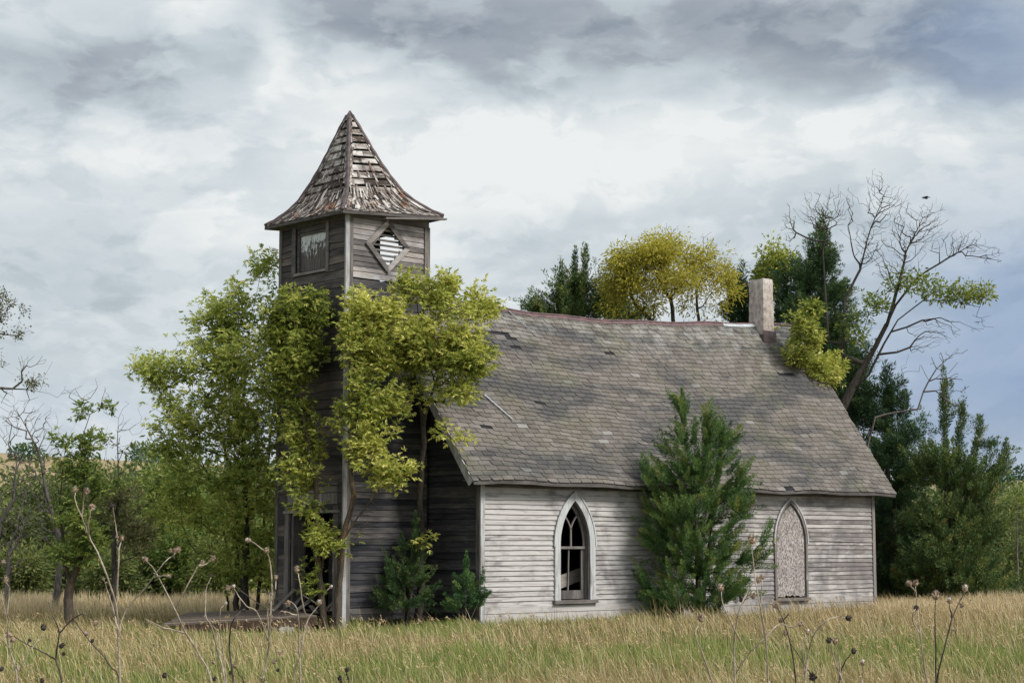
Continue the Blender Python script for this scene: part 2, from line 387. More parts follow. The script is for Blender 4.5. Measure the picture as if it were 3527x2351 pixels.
mb = MB(); NR = 41; gone = [(2.9, 34, .4), (3.3, 33, .35), (3.2, 18, .4), (13.6, 28, .5)]
for s_ in (-1, 1):
    for r_ in range(NR):
        x = XO-.02+(r_ % 2)*.18-.18+rng.normal(0, .02); slip = rng.normal(0, .012, 80)
        while x < X1:
            w = .36+rng.normal(0, .010); xa, xb = max(x+.009, XO-.03), min(x+w-.009, X1+.03)
            if xb-xa > .05 and not (s_ < 0 and any(abs((xa+xb)/2-gx)*1.0/gw+abs(r_-gr)/1.0 < 1 for gx, gr, gw in gone) and rng.random() < .95) and not rng.random() < .004:
                v0 = r_/NR - .001+rng.normal(0, .0007); v1 = (r_+1.35)/NR; v1 = min(v1, 1.0)
                cl = .035 if s_ < 0 else 0; th = .013+rng.random()*.005
                lf = .027+rng.random()*.003; lo = [roofp(xa, v0, s_, lf), roofp(xb-cl*.9, v0, s_, lf), roofp(xb, v0+cl/6, s_, lf), roofp(xb, v1, s_, .006), roofp(xa, v1, s_, .006)]
                if rng.random() < .10: lo[0] = roofp(xa+.06, v0, s_, lf); lo.append(roofp(xa, v0+.012, s_, lf))
                if s_ > 0: lo = lo[::-1]
                nn = roofp(0, .5, s_, 1)-roofp(0, .5, s_, 0)
                mb.slab(lo, -nn*th)
            x += w
mb.build('shingles', M['shingle'], roof)
mb = MB(); xs = np.linspace(1.6, 12.7, 24)
for s_ in (-1, 1):
    A = [roofp(x, 1, s_, .035) for x in xs]; B = [roofp(x, .981, s_, .035) for x in xs]
    mb.strip(A, B, roofp(0, .5, s_, .004)-roofp(0, .5, s_, 0))
mb.tube([roofp(x, 1, -1, .02)+(0, 0, .012) for x in np.linspace(XO, X1, 30)], .035, 6)
mb.build('ridge_cap', M['ridge_red'], roof, smooth=False)
mb = MB(); xs = np.linspace(12.0, 13.42, 5); xs2 = np.linspace(XO, 1.9, 5)
for q in (xs, xs2):
    mb = MB()
    for s_ in (-1, 1): mb.strip([roofp(x, 1.0, s_, .044) for x in q], [roofp(x, .981, s_, .044) for x in q], roofp(0, .5, s_, .004)-roofp(0, .5, s_, 0))
    mb.build('ridge_cap_repair', M['ridge_pale'], roof)['label'] = 'pale bare metal patch of the ridge cap'
for x, nm in ((XO, -1), (X1, 1)):
    mb = MB()
    for s_ in (-1, 1):
        ts = np.linspace(0, 1, 14)
        mb.strip([roofp(x, a, s_, -.0) for a in ts], [roofp(x, a, s_, -.17) for a in ts], np.array([nm*.03, 0, 0]))
    mb.build('rake_board', M['post_pale' if nm < 0 else 'post'], roof)
mb = MB(); xs = np.linspace(XO+.01, X1-.01, 20)
mb.strip([roofp(x, .002, -1, -.005)+(0, -.01, 0) for x in xs], [roofp(x, .002, -1, -.005)+(0, -.01, -.09) for x in xs], np.array([0, .02, 0]))
mb.strip([np.array([x, -.38, 2.97]) for x in xs], [np.array([x, -.02, 3.0]) for x in xs], np.array([0, 0, -.015]))
mb.build('eave_board', M['trimx'], roof)
# fallen streaks of pale sticks on the roof
for (x0, v0, x1, v1, w, lb) in [(1.15, .46, 1.65, .33, .03, 'white stick lying on the lower left of the shingled roof'), (3.62, .985, 4.1, .87, .014, 'thin pale stick on the shingles just below the ridge')]:
    mb = MB(); mb.beam(roofp(x0, v0, -1, .055), roofp(x1, v1, -1, .055), w, .02, up=(0, -.8, .6))
    tag(mb.build('stick', M['ridge_pale'], None, loc=roofp(x0, v0, -1, .05)), lb, 'stick')

# ---- gothic windows
def xz(pts, y): return [np.array([a, y, b]) for a, b in pts]
def gothic(cx, broken):
    zb, zs, za = ((.33, 1.55, 2.60) if broken else (.22, 1.62, 2.68)); hw = .49 if broken else .62
    cw = .18 if broken else .075; i = 0 if broken else 1
    A = arch(cx, hw+cw, zb-.05, zs+.02, za+(.20 if broken else .1)); B = arch(cx, hw, zb-.05, zs+.02, za)
    mb = MB(); mb.strip(xz(A, -.028), xz(B, -.028), np.array([0, -.035, 0]), .8)
    w = mb.build('gothic_window', M['casing' if broken else 'post'], church)
    w['label'] = 'open pointed window with a thin forked mullion and no glass' if broken else 'pointed window boarded with a mottled chipboard panel'
    # raised outer bead above the spring line, jamb
    mb = MB(); Ab = [p for p in arch(cx, hw+cw+.03, zs-.02, zs+.02, za+(.235 if broken else .13))]; Bb = [p for p in arch(cx, hw+cw-.01, zs-.02, zs+.02, za+(.19 if broken else .09))]
    mb.strip(xz(Ab, -.045), xz(Bb, -.045), np.array([0, -.035, 0]), .5); mb.build('drip_mould', M['casing'], w)
    mb = MB(); A2 = arch(cx, hw+.002, zb-.04, zs+.02, za+.002); B2 = arch(cx, hw-.025, zb-.04, zs+.02, za-.035)
    mb.strip(xz(A2, -.02), xz(B2, -.02), np.array([0, .20, 0]), .4); mb.build('jamb', M['post'], w)
    mb = MB(); mb.box((cx-hw-cw-.04, -.11, zb-.13), (cx+hw+cw+.04, .1, zb-.05), .6); mb.build('sill', M['trimx'], w)
    if broken:
        mb = MB(); h2 = hw-.03; y = .09; n_ = np.array([0, .04, 0])
        A3 = arch(cx, h2, 1.48, zs, za-.04); B3 = arch(cx, h2-.05, 1.48, zs, za-.12)
        mb.strip(xz(A3, y), xz(B3, y), n_, .7)
        zc = 1.50; mb.box((cx-h2, y-.012, zc-.03), (cx+h2, y+.05, zc+.03), .75)
        mb.box((cx-.022, y-.002, zc+.031), (cx+.022, y+.03, 1.93), .8)
        for s_ in (-1, 1):   # forked tracery curving to either side
            ts = np.linspace(0, 1, 9); c = [(cx+s_*(.0+.30*t_**1.7), 1.90+.44*t_) for t_ in ts]
            mb.strip(xz([(a-.02, b) for a, b in c], y), xz([(a+.02, b) for a, b in c], y), n_*.8, .8)
        mb.build('upper_sash', M['post'], w)
        mb = MB(); y = .12
        mb.box((cx-h2, y, .30), (cx+h2, y+.04, .50), .3)
        mb.box((cx-h2, y, .501), (cx-h2+.05, y+.04, 1.465), .3); mb.box((cx+h2-.10, y, .501), (cx+h2, y+.04, 1.465), .3)
        mb.beam((cx-.07, y+.02, .5), (cx-.04, y+.02, 1.466), .03, .034, up=(0, 1, 0), rnd=.8)
        mb.build('lower_sash', M['post'], w)
    else:
        mb = MB(); pts = arch(cx+.02, hw-.045, .2, zs, za-.06, 18)
        bot = [(cx+.02+hw-.045-k*.087, .22+rng.uniform(-.035, .03)) for k in range(1, 13)]
        poly = pts+bot; mb.slab([np.array([a, -.012, b]) for a, b in poly], np.array([0, .02, 0]), .5)
        m, t = mat('chipboard'); o = t.obj(); vz = t.new('ShaderNodeTexVoronoi'); t.l.new(t.vm('MULTIPLY', o, (38, 10, 24)), vz.inputs[0]); vz.inputs['Scale'].default_value = 1
        c = t.ramp(vz.outputs['Color'], [(.1, (.13, .11, .107)), (.45, (.27, .235, .23)), (.8, (.47, .44, .43))])
        zf = t.new('ShaderNodeSeparateXYZ'); t.l.new(o, zf.inputs[0])
        c = t.mix(t.m('MULTIPLY', t.ramp(t.m('ADD', zf.outputs[2], t.m('MULTIPLY', t.noise(o, 3), .6)), [(.5, 0), (1.0, 0)]), .5), c, (.1, .1, .12))
        t.l.new(t.mix(t.ramp(t.noise(o, 4, 5), [(.5, 0), (.7, .6)]), c, (.16, .14, .15)), t.b.inputs['Base Color']); M['chip'] = m
        mb.build('chipboard_panel', m, w)
gothic(2.95, True); gothic(11.03, False)
for k, (p, q, w_, h_, lb) in enumerate([((2.70, .55, .60), (3.95, .50, .94), .03, .30, 'wide grey plank leaning behind the broken pointed window'),
                                ((3.86, .42, .72), (3.68, .46, 1.28), .03, .10, 'narrow board propped upright behind the broken pointed window')]):
    mb = MB(); mb.beam(p, q, w_, h_, up=(0, 0, 1) if k == 0 else (1, 0, .2)); o_ = mb.build('plank', M['plank'], None, loc=p); tag(o_, lb, 'plank')

# ---- chimney
m, t = mat('stucco_chimney'); o = t.obj(); n1 = t.noise(o, 7, 6, .65); n2 = t.noise(t.vm('MULTIPLY', o, (14, 14, 1.2)), 1, 4, .6)
c = t.ramp(n1, [(.3, (.24, .20, .185)), (.6, (.52, .455, .42))])
zf = t.new('ShaderNodeSeparateXYZ'); t.l.new(o, zf.inputs[0])
top = t.ramp(t.m('ADD', zf.outputs[2], t.m('MULTIPLY', t.m('SUBTRACT', n2, .5), 1.6)), [(0, 0), (1, 1)])
top = t.m('MULTIPLY', t.m('SUBTRACT', t.m('ADD', zf.outputs[2], t.m('MULTIPLY', t.m('SUBTRACT', n2, .5), 2.6)), 9.0), 2.2, clamp=True)
c = t.mix(t.m('MULTIPLY', top, .8), c, (.62, .58, .56)); t.l.new(c, t.b.inputs['Base Color']); bump(t, n1, .03, .8); M['stucco'] = m
v = []; f = []; K = 22; S = 6
ring = [(13.40, 2.70), (13.88, 2.70), (13.88, 3.26), (13.40, 3.26)]
pts = []
for i in range(4):
    a, b = np.array(ring[i]), np.array(ring[(i+1) % 4])
    for s_ in range(S): pts.append(a+(b-a)*s_/S)
c0 = np.array([13.64, 2.98])
for k in range(K):
    z = 7.1+(9.27-7.1)*k/(K-1)
    for q in pts:
        cor = max(abs(q[0]-c0[0])/.24, abs(q[1]-c0[1])/.28); d_ = np.hypot((q[0]-c0[0])/.24, (q[1]-c0[1])/.28)
        s_ = (1-.05*max(0, d_-1.15)/.27)*(1+rng.normal(0, .012)) * (1.03 if z > 8.95 else 1) * (.94 if k == K-1 else 1) * (1+.03*math.sin(z*4))
        v.append((c0[0]+(q[0]-c0[0])*s_, c0[1]+(q[1]-c0[1])*s_, z+(.0 if k < K-1 else rng.normal(0, .015)+.02)))
n4 = len(pts)
for k in range(K-1):
    for j in range(n4): f.append((k*n4+j, k*n4+(j+1) % n4, (k+1)*n4+(j+1) % n4, (k+1)*n4+j))
mb = MB(); mb.add(v, f, .5)
tc = [(K-1)*n4+j for j in range(n4)]
mb.add([v[i] for i in tc]+[(c0[0], c0[1], 9.27)], [(j, (j+1) % n4, n4) for j in range(n4)], .5)
chim = mb.build('chimney', M['stucco'], church)
mb = MB(); mb.box((13.385, 2.672, 7.2), (13.93, 2.695, 7.76)); mb.box((13.37, 2.69, 7.2), (13.392, 3.1, 7.64)); mb.build('flashing', M['hip'], chim)

# ---- tower
TX0, TX1, TY0, TY1 = -2.53, -.12, 1.75, 4.28
mbl = MB(); mbr = MB(); mbb = MB(); mbbl = MB()
DY0, DY1, DZ = 2.06, 3.76, 2.28
def lsp(z0, z1):
    if z0 < DZ+.02: return [(0, DY0-TY0-.02, 0, DY0-TY0-.02), (DY1-TY0+.02, TY1-TY0, DY1-TY0+.02, TY1-TY0)]
    return [(0, TY1-TY0, 0, TY1-TY0)]
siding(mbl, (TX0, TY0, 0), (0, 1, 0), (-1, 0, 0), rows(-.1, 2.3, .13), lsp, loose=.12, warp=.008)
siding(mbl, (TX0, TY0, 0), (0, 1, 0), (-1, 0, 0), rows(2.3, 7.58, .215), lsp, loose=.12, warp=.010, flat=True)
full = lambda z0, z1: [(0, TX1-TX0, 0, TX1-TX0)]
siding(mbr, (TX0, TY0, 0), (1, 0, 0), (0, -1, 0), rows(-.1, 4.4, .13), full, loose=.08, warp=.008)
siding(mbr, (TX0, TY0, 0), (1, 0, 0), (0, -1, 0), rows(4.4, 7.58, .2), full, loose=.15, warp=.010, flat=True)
# belfry
def bwin(z0, z1):
    zc = (z0+z1)/2
    if 7.83 < zc < 8.93: return [(0, .62, 0, .62), (2.0, TY1-TY0, 2.0, TY1-TY0)]
    return lsp(z0, z1)
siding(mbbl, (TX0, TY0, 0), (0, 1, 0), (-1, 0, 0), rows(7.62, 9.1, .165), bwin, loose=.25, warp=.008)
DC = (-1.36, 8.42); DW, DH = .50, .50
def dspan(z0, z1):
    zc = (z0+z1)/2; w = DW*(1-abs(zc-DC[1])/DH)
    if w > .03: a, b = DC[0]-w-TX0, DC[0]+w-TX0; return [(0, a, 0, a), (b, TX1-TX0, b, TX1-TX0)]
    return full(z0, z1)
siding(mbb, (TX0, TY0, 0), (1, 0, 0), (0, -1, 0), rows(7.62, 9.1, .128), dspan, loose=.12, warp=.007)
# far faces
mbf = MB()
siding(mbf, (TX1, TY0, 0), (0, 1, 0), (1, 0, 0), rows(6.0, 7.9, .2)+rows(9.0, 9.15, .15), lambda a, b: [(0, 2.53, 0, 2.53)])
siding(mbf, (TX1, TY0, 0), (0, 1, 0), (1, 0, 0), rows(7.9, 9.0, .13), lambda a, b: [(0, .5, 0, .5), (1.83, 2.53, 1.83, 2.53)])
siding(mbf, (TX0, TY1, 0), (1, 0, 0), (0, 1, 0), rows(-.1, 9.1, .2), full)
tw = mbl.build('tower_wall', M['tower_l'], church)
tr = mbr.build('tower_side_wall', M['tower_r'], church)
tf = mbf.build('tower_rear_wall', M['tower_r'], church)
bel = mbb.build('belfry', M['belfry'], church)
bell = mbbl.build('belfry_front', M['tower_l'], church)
# corner boards, bands
mb = MB(); mb.box((TX0-.045, TY0-.05, -.3), (TX0+.06, TY0-.0, 9.06), .9); mb.build('corner_board', M['post_pale'], tw)['label'] = 'pale front corner board of the tower'
mb = MB(); mb.box((TX0+.061, TY0-.04, -.3), (TX0+.17, TY0-.018, 9.0), .4); mb.box((TX1-.13, TY0-.045, 5.3), (TX1+.03, TY0-.0, 9.0), .5); mb.box((TX1-.01, TY0+.001, 5.4), (TX1+.035, TY0+.12, 8.95), .1)
mb.build('corner_board', M['post'], tr)
mb = MB(); mb.box((TX0-.045, TY1-.06, -.3), (TX0-.0, TY1+.04, 9.0), .4); mb.build('corner_board', M['post'], tw)
mb = MB(); mb.box((TX0-.04, TY0+.0, 8.96), (TX0-.018, TY1, 9.14), .3); mb.build('frieze_board', M['trimy'], bell)
mb = MB(); mb.box((TX0+.0, TY0-.04, 9.0), (TX1, TY0-.018, 9.2), .35); mb.build('frieze_board', M['trimx'], bel)
mb = MB(); mb.box((TX0-.035, TY0+.0, 7.58), (TX0-.0, TY1, 7.63), .3); mb.build('band_board', M['trimy'], bell)
# diamond louvre
mb = MB(); cx, cz = DC; y0 = TY0-.03; a_, b_ = .66, .64
D_o = [(cx-a_, cz), (cx, cz+b_), (cx+a_, cz), (cx, cz-b_)]; D_i = [(cx-a_+.17, cz), (cx, cz+b_-.165), (cx+a_-.17, cz), (cx, cz-b_+.165)]
for i in range(4):
    j = (i+1) % 4; g = .004; A = [np.array([D_o[i][0], y0, D_o[i][1]]), np.array([D_o[j][0], y0, D_o[j][1]])]; B = [np.array([D_i[i][0], y0, D_i[i][1]]), np.array([D_i[j][0], y0, D_i[j][1]])]
    A2 = [A[0]+(A[1]-A[0])*g, A[1]+(A[0]-A[1])*g]; B2 = [B[0]+(B[1]-B[0])*g, B[1]+(B[0]-B[1])*g]
    mb.strip(A2, B2, np.array([0, -.035, 0]), [.75, .05, .95, .35][i])
dia = mb.build('diamond_louvre', M['belfry'], bel)
mb = MB()
for k in range(7):
    z = cz-.34+k*.118; w = DW*(1-abs(z-cz)/.52)
    if w > .04: mb.beam((cx-w, TY0+.03, z), (cx+w, TY0+.03, z+rng.normal(0, .004)), .05, .042, rnd=rng.uniform(.2, .6))
mb.beam((cx-.42, TY0+.01, cz-.02), (cx-.03, TY0+.01, cz+.42), .02, .03, up=(0, 1, 0), rnd=.8)
mb.build('slats', M['trimx'], dia)
# boarded belfry window on the west face
m, t = mat('peeling_panel'); o = t.obj(); n1 = t.noise(t.vm('MULTIPLY', o, (1, 7, 3)), 2.2, 7, .72, .3); zf = t.new('ShaderNodeSeparateXYZ'); t.l.new(o, zf.inputs[0])
pf = t.m('MULTIPLY', t.m('SUBTRACT', t.m('ADD', zf.outputs[2], t.m('MULTIPLY', t.m('SUBTRACT', n1, .5), 2.3)), 8.45), 12, clamp=True)
gr = t.noise(t.vm('MULTIPLY', o, (30, 30, 2)), 1, 4, .6); c = t.mix(pf, t.ramp(gr, [(.3, (.05, .045, .045)), (.7, (.17, .15, .145))]), t.ramp(t.noise(o, 5), [(.35, (.5, .54, .58)), (.6, (.72, .77, .8))]))
t.l.new(c, t.b.inputs['Base Color']); bump(t, n1, .01, .7); M['peel'] = m
mb = MB(); mb.box((TX0+.05, 2.5, 7.9), (TX0+.07, 3.58, 8.76), .5); pw = mb.build('boarded_window', M['peel'], bell); pw['label'] = 'square window closed by a board of peeling white paint'
mb = MB(); mb.box((TX0-.05, 2.37, 7.78), (TX0-.02, 2.47, 8.96), .5); mb.box((TX0-.05, 3.66, 7.78), (TX0-.02, 3.80, 8.96), .25)
mb.box((TX0-.07, 2.44, 7.80), (TX0+.08, 3.68, 7.86), .95); mb.box((TX0+.0, 3.56, 7.86), (TX0+.1, 3.65, 8.96), .1); mb.box((TX0+.0, 2.46, 8.74), (TX0+.03, 3.6, 8.80), .3); mb.box((TX0+.02, 2.46, 8.82), (TX0+.05, 3.6, 8.96), .1)
mb.build('window_frame', M['trimy'], pw)
mb = MB(); mb.box((TX0+.11, 2.3, 7.7), (TX0+.13, 3.9, 9.0), .1); mb.build('backing_board', M['tar'], pw)
# doorway
mb = MB(); x = TX0
mb.box((x-.05, DY0-.16, -.1), (x-.0, DY0, DZ+.16), .35); mb.box((x-.06, DY1, -.1), (x-.0, DY1+.16, DZ+.16), .6)
mb.box((x-.08, DY0-.2, DZ+.0), (x-.02, DY1+.2, DZ+.06), .9); mb.box((x-.03, DY0-.1, DZ+.2), (x+.01, DY1+.1, DZ+.60), .8); mb.box((x-.07, DY0-.18, DZ+.62), (x-.0, DY1+.18, DZ+.68), .5)
mb.box((x+.0, DY1-.12, .0), (x+.35, DY1-.04, DZ), .3)
dr_ = mb.build('doorway', M['post'], tw)
mb = MB()
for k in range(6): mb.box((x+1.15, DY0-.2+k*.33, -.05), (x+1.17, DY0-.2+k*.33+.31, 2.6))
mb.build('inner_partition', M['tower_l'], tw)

# ---- steeple
E = {'f': (-2.82, 1.54, 9.05), 'l': (-2.83, 4.53, 9.06), 'r': (.16, 1.54, 9.27), 'b': (.16, 4.53, 9.25)}
B = {'f': (-2.24, 2.12, 9.62), 'l': (-2.30, 4.00, 9.58), 'r': (-.49, 2.19, 9.80), 'b': (-.46, 3.98, 9.78)}
AP = np.array([-1.42, 3.15, 11.82])
E = {k: np.array(v) for k, v in E.items()}; B = {k: np.array(v) for k, v in B.items()}
def hip(k, t_):   # t 0 eave, .3 break, 1 apex ; slightly curved
    if t_ <= .3:
        s_ = t_/.3; p = E[k]+(B[k]-E[k])*s_; p = p-np.array([0, 0, .05*math.sin(math.pi*s_)]); return p
    s_ = (t_-.3)/.7; p = B[k]+(AP-B[k])*s_; c = (E['f']+E['b'])/2; q = np.array([p[0]-AP[0], p[1]-AP[1], 0]); return p-q*.10*math.sin(math.pi*s_)
def sp_(a, b, t_, s_, off=0):
    p = hip(a, t_)+(hip(b, t_)-hip(a, t_))*s_
    d1 = hip(b, t_)-hip(a, t_); d2 = hip(a, min(1, t_+.02))-hip(a, t_-.02 if t_ > .98 else t_); n_ = np.cross(d1, d2); n_ /= (np.linalg.norm(n_)+1e-9)
    return p+n_*off
mbS = MB(); mbR = MB(); mbU = MB()
for (a, b) in (('l', 'f'), ('f', 'r'), ('r', 'b'), ('b', 'l')):
    vis = (a, b) in (('l', 'f'), ('f', 'r'))
    ts = list(np.linspace(.0, .3, 5))+list(np.linspace(.3, .985, 12))[1:]
    if not vis:
        for t0, t1 in zip(ts[:-1], ts[1:]):
            pp = [sp_(a, b, t0, 0), sp_(a, b, t0, 1), sp_(a, b, t1, 1), sp_(a, b, t1, 0)]; n_ = sp_(a, b, t0, .5, 1)-sp_(a, b, t0, .5, 0)
            mbS.slab(pp, n_*.02)
    else:
        for i, (t0, t1) in enumerate(zip(ts[:-1], ts[1:])):
            cuts = [0]+([rng.uniform(.3, .7)] if t0 < .7 else [])+[1]
            for c0, c1 in zip(cuts[:-1], cuts[1:]):
                g = rng.uniform(.26, .38)*(1 if t0 >= .3 else .45); sk = rng.normal(0, .03)
                ta, tb = t0+(t1-t0)*g*.6, t1-(t1-t0)*g*.4; n_ = sp_(a, b, t0, .5, 1)-sp_(a, b, t0, .5, 0)
                pp = [sp_(a, b, ta, c0+.004), sp_(a, b, ta+sk*(t1-t0), c1-.004), sp_(a, b, tb+sk*(t1-t0)*.5, c1-.004), sp_(a, b, tb, c0+.004)]
                mbS.slab(pp, n_*.02)
    # ragged shingle strips
    for k in range(400 if vis else 60):
        zone = rng.random()
        if zone < .58: t0 = rng.uniform(-.0, .27); s0 = rng.uniform(0, 1)
        elif zone < .96:
            t0 = rng.uniform(.3, .93); d_ = abs(rng.normal(0, .045))+.01; s0 = d_ if rng.random() < .5 else 1-d_
            if a == 'f' and rng.random() < .3: s0 = 1-d_*1.5
        else: t0 = rng.uniform(.28, .5); s0 = rng.uniform(.1, .9)
        wd_ = np.linalg.norm(hip(b, max(t0, 0))-hip(a, max(t0, 0)))
        if wd_ < .1 or not 0 <= s0 <= 1: continue
        Lt = rng.uniform(.035, .085)*(1.5 if t0 < .3 else 1); w = rng.uniform(.02, .075)/wd_; sk = rng.normal(0, .03)/wd_ + (s0-.5)*-.06/wd_*0
        t0 = max(t0, .0); t1 = min(t0+Lt, .97)
        s1 = min(max(s0+sk, 0), 1)
        o1 = .024+rng.random()*.018; o2 = .02+rng.random()*.004
        q = lambda t_, s_, o_: sp_(a, b, t_, min(max(s_, 0), 1), o_)
        bot = t0-.006*rng.random()
        pp = [q(max(bot, 0), s0, o1), q(max(bot+rng.normal(0, .004), 0), s0+w, o1), q(t1, s1+w*.8, o2), q(t1-rng.random()*.01, s1, o2)]
        n_ = sp_(a, b, t0, .5, 1)-sp_(a, b, t0, .5, 0)
        mbR.slab(pp, n_*.007)
stp = mbS.build('steeple', M['rough'], church)
m, t = mat('ragged_shingle'); o = t.obj(); r = t.attr('rnd'); g = t.noise(t.vm('MULTIPLY', o, (22, 22, 6)), 1, 5, .7)
f_ = t.m('ADD', r, t.m('MULTIPLY', t.m('SUBTRACT', g, .5), 1.3))
rs = t.ramp(t.noise(o, 1.7, 4, .6), [(.56, 0), (.66, .75)])
t.l.new(t.mix(rs, t.ramp(f_, [(0, (.02, .018, .018)), (.3, (.075, .06, .05)), (.55, (.18, .15, .135)), (.8, (.36, .33, .31)), (1, (.58, .56, .54))]), (.22, .09, .035)), t.b.inputs['Base Color']); bump(t, g, .006); M['ragged'] = m
mbR.build('ragged_shingles', m, stp)
mb = MB()
for k in 'lfrb':
    ts = np.linspace(0.0, .97, 22); mb.tube([hip(k, t_)+(hip(k, t_)-np.array([AP[0], AP[1], hip(k, t_)[2]]))*.008+(0, 0, .025) for t_ in ts], [.05+.007*math.sin(i*2.4) for i in range(22)], 7)
mb.build('hip_cap', M['hip'], stp, smooth=True)
mb = MB(); mb.tube([hip('f', .93)+(0, 0, .03), AP+(0, 0, .03)], [.06, .02], 6); mb.tube([hip('r', .93)+(0, 0, .02), AP+(0.01, 0, .05)], [.045, .02], 5); mb.tube([hip('l', .93)+(0, 0, .02), AP+(0, 0, .02)], [.045, .02], 5)
mb.build('peak_cap', M['post'], stp)
mb = MB()
for a, b in (('l', 'f'), ('f', 'r'), ('r', 'b'), ('b', 'l')):
    mb.beam(E[a]+(0, 0, -.035), E[b]+(0, 0, -.035), .05, .06, rnd=.05)
for a, b in (('l', 'f'), ('f', 'r'), ('r', 'b'), ('b', 'l')):   # soffit
    ca = np.array([AP[0], AP[1], 0]); ia, ib = [np.array([ca[0]+(q[0]-ca[0])*.78, ca[1]+(q[1]-ca[1])*.78, q[2]-.0]) for q in (E[a], E[b])]
    mb.strip([E[a]+(0, 0, -.04), E[b]+(0, 0, -.04)], [ia+(0, 0, -.04), ib+(0, 0, -.04)], np.array([0, 0, .012]), .2)
mb.build('eave_board', M['trimx'], stp)
mb = MB(); mb.beam(E['f']+(E['r']-E['f'])*.40+(0, -.05, -.13), E['r']+(.04, -.06, -.06), .10, .04, rnd=.6); mb.build('hanging_eave_board', M['trimx'], stp)
# ================================================================ TERRAIN
def sstep(x, a, b):
    t_ = np.clip((x-a)/(b-a), 0, 1); return t_*t_*(3-2*t_)
def hgt(x, y):
    dx, dy = x-CAM[0], y-CAM[1]; dep = dx*math.cos(AZ)+dy*math.sin(AZ); lat = dx*math.sin(AZ)-dy*math.cos(AZ); r = np.hypot(dx, dy)
    h = -.32+.05*np.sin(x*.35+1)*np.cos(y*.3)+.02*np.sin(x*1.3)*np.sin(y*1.1)
    edge = 51+3*np.tanh(lat/12)
    h = h-4.0*sstep(r, edge+2, edge+40)
    a = np.arctan2(lat, np.maximum(dep, 1e-3)); crest = np.interp(a, [-.35, -.27, -.2, 0, .2, .28, .4], [17.4, 17.0, 16.0, 14, 13, 12.8, 13.5])
    h = h+(crest+4.3)*sstep(r, 115, 320)*(dep > 0)+1.0*np.sin(x*.03)*np.cos(y*.023)*sstep(r, 90, 200)*(1-sstep(r, 290, 330))
    return h-sstep(r, 340, 900)*8
rr = np.concatenate([np.linspace(0, 60, 61), np.linspace(62, 130, 24), np.linspace(140, 360, 30), [400, 500, 700, 1000, 1600, 3000]])
th = np.linspace(0, 2*math.pi, 241)[:-1]
RR, TH = np.meshgrid(rr[1:], th, indexing='ij'); gx = CAM[0]+RR*np.cos(TH); gy = CAM[1]+RR*np.sin(TH)
gv = np.stack([gx, gy, hgt(gx, gy)], -1).reshape(-1, 3); nT = len(th)
gv = np.vstack([gv, [[CAM[0], CAM[1], hgt(CAM[0], CAM[1])]]])
I, J = np.meshgrid(np.arange(len(rr)-2), np.arange(nT), indexing='ij'); I = I.ravel(); J = J.ravel(); J2 = (J+1) % nT
q = np.stack([I*nT+J, (I+1)*nT+J, (I+1)*nT+J2, I*nT+J2], -1)
tri = np.stack([np.full(nT, len(gv)-1), np.arange(nT), (np.arange(nT)+1) % nT], -1)
m, t = mat('prairie_ground'); o = t.obj(); n1 = t.noise(o, .25, 5, .6); n2 = t.noise(o, 5, 5, .7); n3 = t.noise(o, .035, 5, .6)
c = t.ramp(t.m('ADD', t.m('MULTIPLY', n1, .6), t.m('MULTIPLY', n2, .4)), [(.35, (.07, .085, .035)), (.55, (.16, .14, .075)), (.7, (.22, .175, .10))])
far = t.ramp(t.m('ADD', t.m('MULTIPLY', n3, .8), t.m('MULTIPLY', n1, .2)), [(.4, (.17, .17, .075)), (.52, (.31, .235, .135)), (.7, (.38, .29, .18))])
ln = t.new('ShaderNodeVectorMath', operation='LENGTH'); t.l.new(t.vm('SUBTRACT', o, tuple(CAM)), ln.inputs[0])
t.l.new(t.mix(t.ramp(t.m('DIVIDE', ln.outputs['Value'], 400), [(.2, 0), (.4, 1)]), c, far), t.b.inputs['Base Color']); bump(t, n2, .05)
g_ = np_mesh('ground', gv, [q, tri], m, smooth=True); tag(g_, kind='structure')

# ================================================================ GRASS
def grass_mat():
    m, t = mat('grass_blades'); r = t.attr('rnd'); d_ = t.attr('rnd2')
    gcol = t.ramp(r, [(0, (.08, .125, .035)), (.5, (.22, .27, .075)), (1, (.42, .43, .15))])
    dcol = t.ramp(r, [(0, (.22, .135, .065)), (.5, (.53, .385, .205)), (1, (.84, .71, .49))])
    c = t.mix(d_, gcol, dcol); t.l.new(c, t.b.inputs['Base Color'])
    tl = t.new('ShaderNodeBsdfTranslucent'); t.l.new(c, tl.inputs[0]); mx = t.new('ShaderNodeMixShader'); mx.inputs[0].default_value = .3
    t.l.new(t.b.outputs[0], mx.inputs[1]); t.l.new(tl.outputs[0], mx.inputs[2]); t.l.new(mx.outputs[0], t.out.inputs[0]); return m
M['grass'] = grass_mat()
def vnoise(x, y, s, seed=0):
    r_ = np.random.default_rng(seed); k = 10; a = r_.uniform(0, 6.28, k); ph = r_.uniform(0, 6.28, k); fr = s*r_.uniform(.5, 2.2, k)
    return sum(np.sin(fr[i]*(x*np.cos(a[i])+y*np.sin(a[i]))+ph[i]) for i in range(k))/math.sqrt(k)
